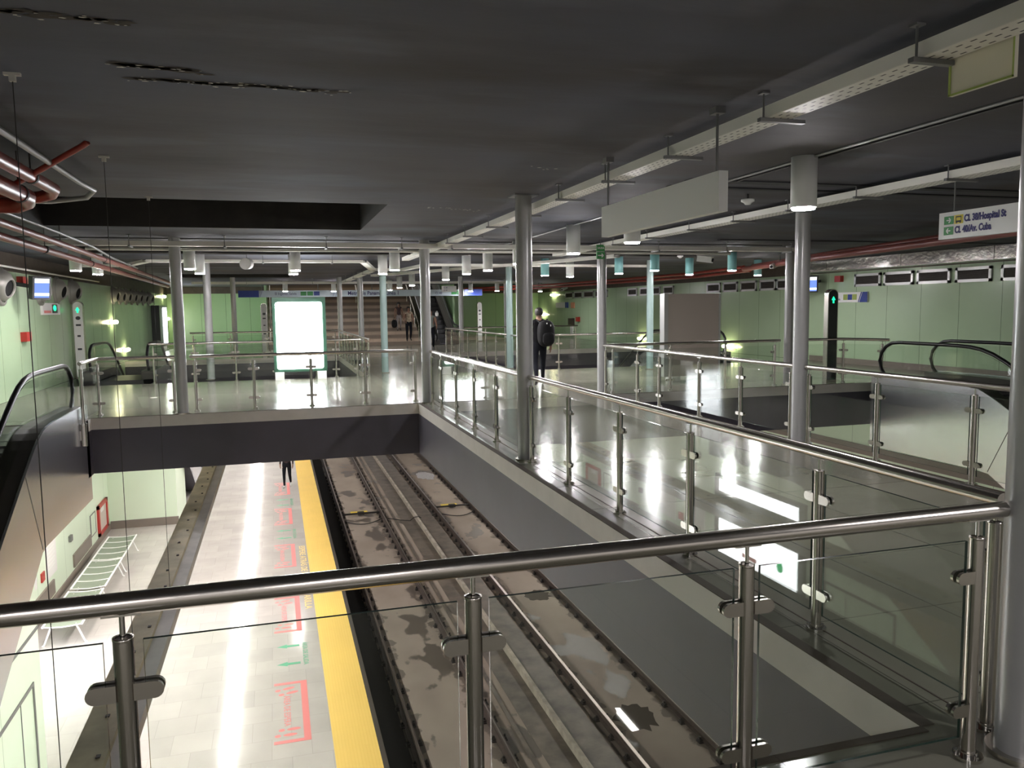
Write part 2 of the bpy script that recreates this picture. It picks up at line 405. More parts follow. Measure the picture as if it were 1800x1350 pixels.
slab(f, XL, 31.2, XR, 50)          # far hall
struct('floor', f, [M['floor'], M['kerb'], M['dark'], M['soffit']])
# brown trims along the void edges
t = MB()
t.box(2.5, 2.54, 0, 2.565, 14.6, .006); t.box(-3.0, 14.6, 0, 2.5, 14.63, .006); t.box(XL, 2.50, 0, 2.5, 2.54, .006)
t.box(6.33, 2.54, 0, 6.38, 14.6, .006); t.box(6.38, 14.6, 0, 12.2, 14.64, .006)
t.box(2.76, 2.54, .0, 2.768, 14.6, .003)
struct('trim_1', t, M['brown_trim'])

# ceiling with two recesses
def ceil_with_holes(mb, holes):
    xs = sorted({XL, XR, *[h[0] for h in holes], *[h[2] for h in holes]}); ys = sorted({YB, 52, *[h[1] for h in holes], *[h[3] for h in holes]})
    for i in range(len(xs) - 1):
        for j in range(len(ys) - 1):
            cx, cy = (xs[i] + xs[i + 1]) / 2, (ys[j] + ys[j + 1]) / 2
            if any(h[0] < cx < h[2] and h[1] < cy < h[3] for h in holes): continue
            mb.add([(xs[i], ys[j], ZC), (xs[i], ys[j + 1], ZC), (xs[i + 1], ys[j + 1], ZC), (xs[i + 1], ys[j], ZC)], [(0, 1, 2, 3)])
holes = [(-3.1, 9.72, 1.35, 12.9), (-3.4, 28.8, .6, 31.6)]
well = [(-.35, 41.2, 9.0, 52)]
c = MB(); ceil_with_holes(c, holes + well)
c.slot = 1
for x0, y0, x1, y1 in holes:
    for a, b in (((x0, y0), (x1, y0)), ((x1, y0), (x1, y1)), ((x1, y1), (x0, y1)), ((x0, y1), (x0, y0))):
        c.add([(*a, ZC), (*b, ZC), (*b, ZC + .7), (*a, ZC + .7)], [(0, 1, 2, 3)])
    c.add([(x0, y0, ZC + .7), (x1, y0, ZC + .7), (x1, y1, ZC + .7), (x0, y1, ZC + .7)], [(0, 1, 2, 3)])
struct('ceiling', c, [M['ceiling'], M['recess']])
t = MB()
t.box(XL, 14.78, 2.985, 10.4, 14.84, 3.0); t.box(4.0, 7.18, 2.985, 8.6, 7.32, 3.0); t.box(8.2, 13.6, 2.985, 15.8, 13.7, 3.0)
t.box(4.0, 7.62, 2.985, 9.6, 7.72, 3.0)
struct('trim_2', t, M['ceil_joint'])
# damage on the ceiling: spalled patches with flaked rims
sp = MB(); fl = MB(); rnd = random.Random(3)
def streak(x0, y0, x1, y1, n, wid, flake, dark=True):
    for i in range(n):
        q = i / max(1, n - 1); x = x0 + (x1 - x0) * q + rnd.uniform(-.02, .02); y = y0 + (y1 - y0) * q + rnd.uniform(-wid, wid)
        if dark:
            k = 9; r = rnd.uniform(.025, .055)
            sp.add([(x + r * 1.6 * rnd.uniform(.6, 1.2) * math.cos(2 * PI * a / k), y + r * .7 * rnd.uniform(.6, 1.2) * math.sin(2 * PI * a / k), 2.9975) for a in range(k)], [tuple(range(k))])
        for _ in range(flake):
            fx, fy = x + rnd.uniform(-.05, .05), y + rnd.uniform(-.05, .05); k = 5; r = rnd.uniform(.004, .013)
            fl.add([(fx + r * 2 * rnd.uniform(.4, 1.2) * math.cos(2 * PI * a / k), fy + r * rnd.uniform(.4, 1.2) * math.sin(2 * PI * a / k), 2.996) for a in range(k)], [tuple(range(k))])
streak(-.70, 4.52, -.32, 4.60, 13, .03, 1); streak(-.66, 4.79, -.1, 4.80, 14, .015, 2); streak(-.1, 4.78, .43, 4.82, 14, .02, 2)
streak(-1.1, 3.86, -.55, 3.92, 12, .03, 1); streak(1.85, 9.85, 2.56, 10.1, 16, .05, 2, False); streak(2.25, 6.9, 2.55, 7.0, 6, .05, 1, False)
streak(-2.3, 12.85, -.6, 12.87, 2, .01, 1, False)
struct('trim_3', sp, M['spall']); struct('trim_4', fl, M['flake'])

# walls
def pane_yz(mb, x, y0, y1, z0, z1): mb.add([(x, y0, z0), (x, y1, z0), (x, y1, z1), (x, y0, z1)], [(0, 1, 2, 3)])
w = MB(); w.box(XL - .1, YB, -.93, XL, YF, 2.62); w.slot = 2; w.box(XL - .1, YB, -5, XL, YF, -.93); w.slot = 1; w.box(XL - .1, YB, 2.62, XL + .01, YF, 3.0)
struct('wall_left', w, [M['green'], M['brownband'], M['mint']])
w = MB(); w.box(XR, YB, -.93, XR + .1, YF, 2.66); w.slot = 2; w.box(XR, YB, -5, XR + .1, YF, -.93); w.slot = 1; w.box(XR - .01, YB, 2.66, XR + .1, YF, 3.0)
struct('wall_right', w, [M['green'], M['brownband'], M['mint']])
w = MB(); w.box(XL, 43.9, 0, -.35, 44, 2.66); w.box(9.05, 48.0, 0, XR, 48.1, 2.66); w.box(-.45, 41.2, 0, -.35, 52, 6.5); w.box(9.0, 41.2, 0, 9.1, 52, 6.5)
w.slot = 1; w.box(XL, 43.85, 2.66, -.35, 44, 3.0); w.box(9.05, 47.9, 2.66, XR, 48.1, 3.0); w.box(-.35, 51.9, 0, 9.0, 52, 5.0); w.box(-.35, 41.1, 3.0, 9.0, 41.2, 6.5)
struct('wall_back', w, [M['green_x'], M['brownband']])
w = MB(); w.box(XL, YF, ZT, XR, YF + .1, -.9); struct('wall_end', w, M['dark'])
b = MB(); b.box(XL, YB, -5, XL + .03, YF, -4.82); struct('baseboard_left', b, M['skirt'])
b = MB(); b.box(XR - .06, YB, -2.55, XR, YF, -2.28); b.box(XR - .03, YB, 0, XR, 21.2, .16); struct('baseboard_right', b, M['skirt'])

# platform level
p = MB(); p.box(XL, YB, -5.2, .62, YF, -5); p.slot = 1; p.box(.62, YB, -5.2, 1.29, YF, -5)
p.slot = 2; p.box(1.29, YB, -5.25, 1.37, YF, -5); p.slot = 3; p.box(1.20, YB, ZT, 1.29, YF, -5.2)
p.slot = 0; p.box(7.95, YB, -5.2, XR, YF, -5)
p.slot = 3; p.box(7.9, YB, ZT, 7.95, YF, -5)
struct('floor_platform', p, [M['platform'], M['yellow'], M['edge_dark'], M['black']])
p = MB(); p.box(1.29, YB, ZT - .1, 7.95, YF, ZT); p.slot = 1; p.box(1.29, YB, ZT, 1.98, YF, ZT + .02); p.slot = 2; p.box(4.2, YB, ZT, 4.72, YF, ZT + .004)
p.slot = 3; p.box(4.72, YB, ZT, 4.80, YF, ZT + .16); p.slot = 2; p.box(3.95, YB, ZT, 4.03, YF, ZT + .03); p.box(4.80, YB, ZT, 5.35, YF, ZT + .10)
struct('floor_trackbed', p, [M['trackbed'], M['black'], M['gutter'], M['palewall']])
# room under the left escalator and the wall block further on
w = MB(); w.prism([(11.13, -5), (11.13, -1.53), (5.1, -5)], 'x', -4.9, -3.05); w.box(XL, 27, -5, -3.22, 29.5, -.93)
w.slot = 1; w.box(-5.17, 26.97, -5, -3.19, 27, -4.75)
struct('wall_understair', w, [M['mint'], M['skirt']])
d = MB(); d.box(-3.05, 9.2, -2.83, -3.035, 10.79, -2.79); d.box(-3.05, 10.75, -5, -3.035, 10.79, -2.83); d.box(-3.05, 10.26, -5, -3.042, 10.27, -2.83); d.box(-3.05, 9.2, -5, -3.035, 9.24, -2.83)
d.box(-3.05, 9.95, -2.22, -3.03, 11.1, -2.19)
struct('door_1', d, M['galv'])

# ------------------------------------------------------------------ columns
def column(x, y, label, teal=False, cap=False):
    o = thing('steel_column', label, 'column', (x, y, 0))
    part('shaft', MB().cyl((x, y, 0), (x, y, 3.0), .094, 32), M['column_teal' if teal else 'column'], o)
    part('base_ring', MB().cyl((x, y, 0), (x, y, .02), .125, 32), M['steel'], o)
    if cap: part('top_plate', MB().box(x - .14, y - .14, 2.985, x + .14, y + .14, 3.0), M['galv'], o)
column(2.72, 2.27, 'large grey steel column at the right frame edge beside the front railing')
column(2.72, 8.66, 'grey steel column standing mid walkway in front of the person with the backpack', cap=True)
column(2.68, 14.63, 'grey steel column at the far right corner of the track opening')
column(-1.58, 14.71, 'grey steel column in the bridge railing left of the bright advert box')
column(6.34, 8.59, 'grey steel column behind the white downlight at the right opening')
column(6.35, 15.0, 'grey steel column just behind the green exit plates')
column(10.7, 14.92, 'dark grey steel column left of the steel pillar with the green arrow')
column(-1.62, 21.75, 'grey steel column behind the bridge railing, second on the left')
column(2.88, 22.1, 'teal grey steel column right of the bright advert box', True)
column(-1.45, 31.6, 'slim grey steel column far left past the second opening')
column(2.42, 31.3, 'slim grey steel column nearest the right of the advert box, before the stairs')
column(2.78, 27.2, 'slim grey steel column rising from the far slanting railing before the stairs')
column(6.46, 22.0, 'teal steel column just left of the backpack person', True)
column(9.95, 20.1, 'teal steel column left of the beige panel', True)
column(7.1, 31.0, 'slim grey steel column right of the far escalator')
column(10.0, 34.6, 'slim grey steel column in front of the far green wall')

# ------------------------------------------------------------------ glass railings
HR = .965
def post_mesh(near):
    m = MB(); m.cyl((0, 0, .012), (0, 0, .87), .0265, 24 if near else 10)
    if near: m.lathe((0, 0, .862), [(.0265, 0), (.0275, .004), (.0275, .010), (.02, .010)], 24)
    return m
def make_posts():
    d = {}
    for k in (True, False):
        d[k, 'post'] = post_mesh(k).mesh('post', M['steel'])
        pin = MB(); pin.cyl((0, 0, .86), (0, 0, HR - .025), .0075, 10 if k else 6)
        pin.obox((-.05, 0, HR - .031), (.05, 0, HR - .031), .022, .005)
        d[k, 'pin'] = pin.mesh('rail_pin', M['chrome'])
        b = MB(); b.cyl((0, 0, 0), (0, 0, .014), .055, 20 if k else 8); b.cyl((0, 0, .012), (0, 0, .03), .034, 20 if k else 8)
        if k:
            for a in range(3):
                q = 2 * PI * a / 3 + .5; b.cyl((.042 * math.cos(q), .042 * math.sin(q), .014), (.042 * math.cos(q), .042 * math.sin(q), .024), .008, 6)
        d[k, 'base'] = b.mesh('base_flange', M['chrome'])
        for s in (1, -1):
            cl = MB()
            pts = [(s * .022, -.024), (s * .075, -.024)] + [(s * (.075 + .024 * math.cos(q)), .024 * math.sin(q)) for q in [i * PI / 8 - PI / 2 for i in range(1, 8)]] + [(s * .075, .024), (s * .022, .024)]
            if s < 0: pts = pts[::-1]
            for y in (-.02, .008): cl.prism(pts, 'y', y, y + .012)
            d[k, 'clamp', s] = cl.mesh('glass_clamp', M['steel'])
    return d
PM = make_posts()
def railing(label, rail, runs, near=True, clamps=True, group=None, rr=.029, skip=(), pane_z=(.09, .86), ztop=HR, name='glass_railing'):
    """rail: handrail polyline (x,y); runs: lists of post positions, a pane between neighbours"""
    loc = (*rail[0], 0)
    root = thing(name, label, 'railing', loc, group)
    part('handrail', MB().tube([(x, y, ztop) for x, y in rail], rr, 20 if near else 8), M['steel'], root)
    L0 = V(loc)
    for ri, run in enumerate(runs):
        for i, (x, y) in enumerate(run):
            nb = run[i + 1] if i + 1 < len(run) else run[i - 1]
            d = V((nb[0] - x, nb[1] - y)); d = d if i + 1 < len(run) else -d
            ang = math.atan2(d.y, d.x)
            ps = inst('post', PM[near, 'post'], root, V((x, y, 0)) - L0, ang)
            inst('rail_pin', PM[near, 'pin'], ps); inst('base_flange', PM[near, 'base'], ps)
            if clamps:
                for z in (.2, .72):
                    for s in (1, -1):
                        if (s == 1 and i + 1 == len(run)) or (s == -1 and i == 0): continue
                        inst('glass_clamp', PM[near, 'clamp', s], ps, (0, 0, z))
        for i in range(len(run) - 1):
            if (ri, i) in skip: continue
            a, b2 = V((*run[i], 0)), V((*run[i + 1], 0)); d = (b2 - a).normalized()
            a2, b3 = a + d * .05, b2 - d * .05; n = V((-d.y, d.x, 0)) * .006; z0, z1 = pane_z
            g = MB(); vs = [a2 - n, b3 - n, b3 + n, a2 + n]
            vv = [V((p.x, p.y, z0)) for p in vs] + [V((p.x, p.y, z1)) for p in vs]
            g.add(vv, [(0, 1, 5, 4), (2, 3, 7, 6)]); g.slot = 1; g.add(vv, [(0, 3, 2, 1), (4, 5, 6, 7), (1, 2, 6, 5), (3, 0, 4, 7)])
            part('glass_pane', g, [M['glass'], M['glass_edge']], root)
    return root
def even(a, b, n): return [(a[0] + (b[0] - a[0]) * i / (n - 1), a[1] + (b[1] - a[1]) * i / (n - 1)) for i in range(n)]
railing('steel and glass railing crossing the foreground above the tracks', [(-4.5, 2.31), (2.62, 2.31)], [[(x, 2.31) for x in (-2.38, -1.41, -.43, .55, 1.51, 2.50)]], rr=.031)
railing('glass railing on the near right edge of the track opening, showing the mirrored advert', [(2.74, 2.42), (2.74, 8.56)],
        [[(2.74, y) for y in (2.45, 3.53, 4.9, 6.09, 7.31, 8.5)]])
railing('glass railing on the far right edge of the track opening, past the mid column', [(2.74, 8.76), (2.74, 14.53)],
        [[(2.74, y) for y in (8.82, 10.0, 11.2, 12.4, 13.6, 14.45)]])
railing('steel and glass railing along the bridge at the far side of the track opening', [(-2.95, 13.8), (-2.95, 15.05), (-1.70, 15.05)],
        [[(-2.95, 13.85), (-2.95, 15.05), (-1.74, 15.05)]])
railing('steel and glass railing along the bridge, between the left and corner columns', [(-1.46, 15.0), (2.58, 15.0)], [[(x, 15.0) for x in (-1.38, -.4, .6, 1.58, 2.52)]])
railing('glass railing of the right opening, left part up to the exit plates column', [(6.35, 8.7), (6.35, 14.9)], [[(6.35, y) for y in (8.78, 9.94, 11.1, 12.46, 13.33, 14.8)]])
railing('steel and glass railing of the right opening, near part before the polished escalator side', [(6.35, 3.0), (6.35, 8.48)], [[(6.35, y) for y in (3.2, 4.6, 5.96, 7.24, 8.42)]])
railing('steel and glass railing across the far side of the right opening under the beige panel', [(6.42, 15.0), (10.55, 15.0)], [[(x, 15.0) for x in (6.6, 7.9, 9.2, 10.42)]])
railing('short steel and glass railing between the dark column and right escalator', [(10.85, 15.0), (12.1, 14.9), (12.55, 14.0)], [[(10.95, 15.0), (12.1, 14.88), (12.5, 14.15)]])
railing('far glass railing behind the bright advert box, at the second opening', [(-3.0, 21.3), (2.15, 21.3)], [[(x, 21.3) for x in (-2.9, -1.95, -.98, 0, 1.0, 1.5, 2.05)]], False)
railing('slanting far railing with many slim posts left of the stairs walkway', [(2.36, 21.35), (2.36, 31.1)], [[(2.36, y) for y in (21.4, 22.4, 23.4, 24.4, 25.4, 26.4, 27.6, 28.8, 30.0, 31.0)]], False)
railing('farthest glass railing at the end of the second opening', [(-3.0, 31.35), (2.3, 31.35)], [[(x, 31.35) for x in (-2.9, -1.6, -.3, 1.0, 2.2)]], False)
railing('far railing right of the stairs walkway with slim posts', [(6.48, 21.3), (6.48, 31.1)], [[(6.48, y) for y in (21.4, 22.5, 23.6, 24.8, 26.0, 27.3, 28.6, 30.0, 31.0)]], False)
railing('far glass railing behind the backpack person at the opening by the right wall', [(6.55, 21.3), (12.2, 21.3)], [[(x, 21.3) for x in (6.7, 7.7, 9.1, 10.6, 12.0)]], False)
railing('farthest glass railing before the green wall on the right', [(6.6, 31.4), (12.2, 31.4)], [[(x, 31.4) for x in (6.8, 8.2, 9.6, 11.0, 12.1)]], False)

# ------------------------------------------------------------------ downlights
def lamp_proto(teal):
    o = thing('ceiling_downlight', '', 'ceiling light', (0, 0, 3.0), 'cylinder downlights on the ceiling')
    h = MB(); h.lathe((0, 0, 3.0), [(.0, 0), (.108, 0), (.108, -.425), (.096, -.43), (.096, -.40), (.05, -.395)], 28)
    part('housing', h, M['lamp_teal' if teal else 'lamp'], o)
    d = MB(); d.cyl((0, 0, 2.556), (0, 0, 2.588), .094, 24); part('diffuser', d, M['disc'], o)  # set below the housing rim; the exposed edge is added to light sideways
    return o
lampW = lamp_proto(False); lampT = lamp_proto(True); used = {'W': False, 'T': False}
LAMPS = [
 (4.39, 5.95, 'W', 'largest white cylinder downlight, in front of the right opening column'),
 (4.47, 9.55, 'W', 'white cylinder downlight half hidden behind the blank hanging sign'),
 (4.45, 11.62, 'W', 'white cylinder downlight just left of the blank hanging sign'),
 (4.44, 14.48, 'W', 'white cylinder downlight peeking out left of the middle column'),
 (4.52, 17.03, 'W', 'white cylinder downlight over the walkway, left of the middle column'),
 (4.45, 18.76, 'W', 'white cylinder downlight over the walkway, one further than its taller looking neighbour'),
 (4.72, 22.48, 'W', 'small white downlight right of the corner column over the far walkway'),
 (2.46, 16.91, 'W', 'white cylinder downlight close left of the corner column'),
 (2.45, 18.74, 'W', 'grey white cylinder downlight on the line of the teal grey column'),
 (.45, 17.14, 'W', 'front one of two overlapping downlights above the advert box'),
 (.45, 18.9, 'W', 'rear one of two overlapping downlights above the advert box'),
 (-1.53, 16.61, 'W', 'white downlight right beside the left bridge column'),
 (-1.51, 18.55, 'W', 'white downlight behind its twin beside the left bridge column'),
 (-3.65, 17.3, 'W', 'leftmost white downlight near the blue screen'),
 (-3.57, 18.9, 'W', 'second white downlight from the left, under the red pipes'),
 (7.75, 20.5, 'W', 'short looking white downlight low behind the left end of the hanging sign'),
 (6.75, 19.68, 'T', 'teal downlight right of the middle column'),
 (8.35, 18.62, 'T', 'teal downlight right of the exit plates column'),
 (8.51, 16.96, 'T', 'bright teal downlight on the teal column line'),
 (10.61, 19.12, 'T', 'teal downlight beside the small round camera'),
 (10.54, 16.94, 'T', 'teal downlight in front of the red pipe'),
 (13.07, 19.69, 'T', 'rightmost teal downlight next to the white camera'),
 (4.8, 34.56, 'W', 'leftmost of three tiny downlights before the stairs'),
 (4.67, 30.91, 'W', 'middle one of three tiny downlights before the stairs'),
 (4.66, 27.95, 'W', 'rightmost of three tiny downlights before the stairs'),
 (.48, 35.6, 'W', 'tiny downlight in front of the pale blue sign band, left'),
 (2.57, 36.5, 'W', 'tiny downlight in front of the pale blue sign band, middle'),
 (9.18, 37.91, 'W', 'tiny downlight at the right end of the pale blue sign band'),
 (13.2, 39.26, 'W', 'tiny downlight beside the warm light near the far green wall'),
 (10.4, 37.5, 'W', 'tiny downlight just left of the middle column, far back'),
 (-1.5, -1.5, 'W', 'downlight above the landing behind the viewer, left'),
 (.45, -1.5, 'W', 'downlight above the landing behind the viewer, middle'),
 (4.4, .6, 'W', 'downlight above the landing behind the viewer, right'),
]
for x, y, k, lab in LAMPS:
    pr = lampW if k == 'W' else lampT
    if not used[k]:
        used[k] = True; pr.location = (x, y, 3.0); pr['label'] = lab
    else: dup(pr, (x, y, 3.0), lab)

# ------------------------------------------------------------------ cable trays, pipes, conduits
def tray(label, pts, z, w, h, hang=(), perf=False, side=1):
    """open trough; hang: (x, y, dx, dy) = rod position and arm direction"""
    o = thing('cable_tray', label, 'cable tray', (pts[0][0], pts[0][1], z))
    m = MB()
    for a, b2 in zip(pts[:-1], pts[1:]):
        a = V((*a, z)); b2 = V((*b2, z)); d = (b2 - a).normalized(); s = V((-d.y, d.x, 0))
        m.obox(a, b2, w, .004)
        for k in (-1, 1): m.obox(a + s * (k * w / 2) + V((0, 0, h / 2)), b2 + s * (k * w / 2) + V((0, 0, h / 2)), .004, h)
        m.obox(a + V((0, 0, h * .55)), b2 + V((0, 0, h * .55)), w * .6, h * .5)
    part('trough', m, M['tray_perf' if perf else 'tray'], o)
    for x, y, dx, dy in hang:
        k = MB(); k.cyl((x, y, z - .01), (x, y, 3.0), .006, 8); k.box(x - .025, y - .025, 2.99, x + .025, y + .025, 3.0)
        L = w + .12; k.obox((x - dx * .03, y - dy * .03, z - .014), (x + dx * L, y + dy * L, z - .014), .035, .022)
        part('hanger', k, M['galv'], o)
tray('cream perforated cable tray running from the upper right corner to the corner column', [(2.93, 1.2), (2.93, 18.4)], 2.855, .16, .07,
     [(2.83, y, 1, 0) for y in (3.05, 4.23, 5.43, 6.6, 7.8, 9.2, 10.6, 12.0, 13.3)], True)
tray('cream cable tray running along the right opening behind the hanging sign', [(6.12, 2.0), (6.12, 17.0)], 2.885, .22, .07,
     [(5.98, y, 1, 0) for y in (4.8, 6.01, 7.22, 8.4, 9.6, 10.8, 12.2, 13.6)], True)
tray('cream cable tray crossing above the near edge of the bridge', [(-3.6, 14.3), (10.5, 14.3)], 2.83, .18, .075,
     [(x, 14.18, 0, 1) for x in (-2.2, -.75, .9, 2.2, 3.1, 4.4, 7.2, 8.7, 10.2)])
tray('pale cable tray crossing the ceiling over the advert box with an angled jog', [(-4.4, 20.9), (-3.3, 20.7), (-2.6, 18.85), (2.0, 18.7), (2.65, 22.4), (3.5, 22.5), (3.7, 20.0), (10.2, 20.3)], 2.82, .16, .06,
     [(x, 18.6, 0, 1) for x in (-1.7, -.2, 1.3)])
tray('pale cable tray going back toward the stairs from the ceiling jog', [(2.65, 22.5), (2.65, 32.8)], 2.80, .16, .07, [(2.55, y, 1, 0) for y in (24, 27, 30)])
tray('farthest pale cable tray in front of the sign band', [(-3.0, 33.0), (10.2, 33.4)], 2.80, .2, .09, [(x, 32.9, 0, 1) for x in (-1, 1.5, 5, 8)])
tray('pale cable tray slanting over the far walkway toward the right', [(3.2, 27.0), (6.6, 19.0), (7.4, 16.6)], 2.84, .18, .07)
def pipe(name, label, pts, r, m, clamps=(), cat='pipe', n=14):
    o = thing(name, label, cat, pts[0])
    part('run', MB().tube(pts, r, n), m, o)
    for i, (x, y, z) in enumerate(clamps):
        k = MB(); k.cyl((x, y, z), (x, y, 3.0), .006, 6); k.cyl((x, y - .02, z), (x, y + .02, z), r + .006, 14)
        part('pipe_clip', k, M['fastener'], o)
    return o
pipe('sprinkler_pipe', 'glossy red pipe at the upper left, higher of the pair, ending in a turn', [(-1.72, 1.5, 2.78), (-1.72, 7.55, 2.78), (-1.78, 7.72, 2.76), (-1.9, 7.8, 2.74), (-5.1, 7.8, 2.72)], .05, M['redpipe'], [(-1.72, 5.6, 2.78), (-1.72, 6.9, 2.78)])
pipe('sprinkler_pipe', 'thicker glossy red pipe at the upper left, lower of the pair', [(-1.86, 1.5, 2.68), (-1.86, 7.3, 2.68), (-1.9, 7.45, 2.66), (-2.0, 7.55, 2.64), (-5.1, 7.55, 2.62)], .066, M['redpipe'], [(-1.86, 5.9, 2.68), (-1.86, 7.1, 2.68)])
pipe('sway_brace', 'short slanting red brace holding the red pipes to the ceiling', [(-1.86, 6.9, 2.70), (-1.30, 6.62, 2.97), (-1.26, 6.6, 2.995)], .022, M['redpipe'], cat='pipe brace')
pipe('conduit', 'grey conduit looping around the red pipes at the upper left', [(-1.55, 1.5, 2.86), (-1.55, 7.7, 2.86), (-1.5, 8.0, 2.84), (-1.6, 8.2, 2.80), (-1.9, 8.22, 2.76), (-5.1, 8.22, 2.74)], .022, M['conduit'], cat='conduit')
pipe('sprinkler_pipe', 'upper faded red pipe running along the left side toward the back', [(-2.77, 8.7, 2.75), (-2.80, 9.8, 2.74), (-3.12, 20.6, 2.74), (-3.4, 31, 2.74)], .045, M['redpipe2'], [(-2.9, 12.9, 2.74), (-3.0, 16.5, 2.74), (-3.2, 23, 2.74)])
pipe('sprinkler_pipe', 'lower faded red pipe running along the left side toward the back', [(-2.98, 8.7, 2.67), (-3.02, 9.8, 2.66), (-3.35, 20.6, 2.66), (-3.6, 31, 2.66)], .05, M['redpipe2'], [(-3.1, 12.9, 2.66), (-3.22, 16.5, 2.66), (-3.42, 23, 2.66)])
pipe('conduit', 'grey flexible conduit sagging beside the faded red pipes on the left', [(-2.66, 8.6, 2.83), (-2.68, 9.5, 2.82), (-2.75, 12, 2.84), (-2.7, 14, 2.79), (-2.95, 17, 2.80), (-3.1, 21, 2.8)], .018, M['conduit'], cat='conduit')
pipe('sprinkler_pipe', 'thick red pipe along the right ceiling below the street sign', [(9.5, 6.0, 2.72), (10.3, 10.5, 2.72), (11.1, 14.5, 2.72), (12.5, 19.5, 2.73)], .064, M['redpipe2'])
pipe('sprinkler_pipe', 'thin dark red pipe just behind the thick one on the right ceiling', [(9.75, 6.0, 2.82), (10.55, 10.5, 2.82), (11.4, 14.5, 2.82), (12.8, 19.5, 2.82)], .05, M['redpipe2'])
pipe('sprinkler_pipe', 'upper thin red pipe far right running toward the stairs', [(12.5, 19.5, 2.79), (12.9, 23, 2.77), (12.7, 29.8, 2.78), (11.9, 36.2, 2.78), (9.6, 41, 2.78)], .045, M['redpipe'])
pipe('sprinkler_pipe', 'lower thin red pipe far right running toward the stairs', [(12.7, 19.5, 2.70), (13.1, 23, 2.67), (12.9, 29.8, 2.68), (12.1, 36.2, 2.66), (9.8, 41, 2.66)], .05, M['redpipe'])
pipe('conduit', 'thin grey conduit on the ceiling feeding the largest downlight', [(4.42, 1.5, 2.99), (4.42, 16.5, 2.99)], .012, M['conduit'], cat='conduit')
pipe('conduit', 'dark conduit on the ceiling beside the conduit of the largest downlight', [(4.52, 1.5, 2.99), (4.52, 9.4, 2.99)], .010, M['cable'], cat='conduit')
for lab, y in (('dark cable run crossing the ceiling behind the bridge tray', 15.7), ('second dark cable run crossing the ceiling over the bridge', 16.4), ('third dark cable run crossing the ceiling over the bridge', 17.3)):
    pipe('cable_run', lab, [(-3.5, y, 2.94), (0, y + .1, 2.93), (3, y - .1, 2.94), (9.8, y + .05, 2.94)], .03, M['cable'], cat='cable')
pipe('conduit', 'pale conduit crossing the ceiling above the bridge lamps', [(-3.2, 16.0, 2.90), (9.9, 16.0, 2.90)], .03, M['tray'], cat='conduit')
pipe('conduit', 'yellowish thin conduit along the left brown fascia', [(-4.9, 14.0, 2.66), (-4.9, 26.0, 2.66)], .02, M['tray'], cat='conduit')

# ------------------------------------------------------------------ hanging signs
o = thing('hanging_sign', 'blank grey box sign hanging on two rods beside the upper tray', 'sign', (2.77, 5.5, 2.35))
part('panel', MB().box(2.735, 4.56, 2.345, 2.80, 6.46, 2.60), M['greybox'], o)
for y in (4.62, 6.36):
    k = MB(); k.cyl((2.755, y, 2.60), (2.755, y, 3.0), .009, 10); k.box(2.72, y - .04, 2.96, 2.79, y + .04, 3.0); part('rod', k, M['galv'], o)
o = thing('hanging_sign', 'white street direction sign with green arrows at the right edge', 'sign', (6.8, 6.2, 2.41))
X0 = 6.8
part('panel', MB().box(X0, 5.1, 2.41, X0 + .05, 6.93, 2.685), M['white'], o)
for y in (6.76, 5.3): part('rod', MB().cyl((X0 + .025, y, 2.685), (X0 + .025, y, 3.0), .008, 8), M['galv'], o)
def arrow(mb, cy, cz, s, x, dirn):
    """arrow on a plane facing -X; reading direction there is -Y; dirn=+1 points along reading direction"""
    d = -dirn
    def q(a, b): return (x, cy + d * a * s, cz + b * s)
    mb.obox(q(-.36, 0), q(.3, 0), .002, .16 * s)
    mb.obox(q(.34, .02), q(.02, .34), .002, .16 * s, (0, .7, .7) if d > 0 else (0, -.7, .7)); mb.obox(q(.34, -.02), q(.02, -.34), .002, .16 * s, (0, -.7, .7) if d > 0 else (0, .7, .7))
zt, zb = 2.60, 2.492
part('arrow_plate', MB().box(X0 - .003, 6.74, zt - .042, X0, 6.86, zt + .042), M['sgreen'], o)
part('arrow_plate', MB().box(X0 - .003, 6.74, zb - .042, X0, 6.86, zb + .042), M['sgreen'], o)
a = MB(); arrow(a, 6.80, zt, .075, X0 - .004, 1); part('arrow', a, M['white'], o)
a = MB(); arrow(a, 6.80, zb, .075, X0 - .004, -1); part('arrow', a, M['white'], o)
part('bus_plate', MB().box(X0 - .003, 6.62, zt - .045, X0, 6.73, zt + .045), M['syellow'], o)
bu = MB(); x = X0 - .004
bu.box(x, 6.64, zt + .02, x + .001, 6.71, zt + .032); bu.box(x, 6.64, zt - .03, x + .001, 6.71, zt - .012); bu.box(x, 6.64, zt - .03, x + .001, 6.647, zt + .03); bu.box(x, 6.703, zt - .03, x + .001, 6.71, zt + .03); bu.box(x, 6.645, zt - .04, x + .001, 6.66, zt - .03); bu.box(x, 6.69, zt - .04, x + .001, 6.705, zt - .03)
part('bus_symbol', bu, M['darkbox'], o)
text('lettering', 'Cl. 38/Hospital St', .095, M['navy'], o, (X0 - .001, 6.605, zt), (0, -1, 0), (0, 0, 1), .72, .0038)
text('lettering', 'Cl. 40/Av. Cuba', .095, M['navy'], o, (X0 - .001, 6.72, zb), (0, -1, 0), (0, 0, 1), .72, .0038)
o = thing('hanging_sign', 'small cream sign hung under the tray at the upper right', 'sign', (3.04, 2.9, 2.7))
part('panel', MB().box(3.03, 2.72, 2.695, 3.05, 3.06, 2.90), M['cream'], o)
e = MB()
for a in ((2.72, 2.695, 2.725, 2.9), (3.05, 2.695, 3.06, 2.9), (2.72, 2.695, 3.06, 2.703)): e.box(3.025, a[0], a[1], 3.031, a[2], a[3])
part('edging', e, M['olive'], o)
o = thing('exit_sign', 'pair of small green exit plates hanging before the column beyond the walkway', 'sign', (5.95, 14.1, 2.65))
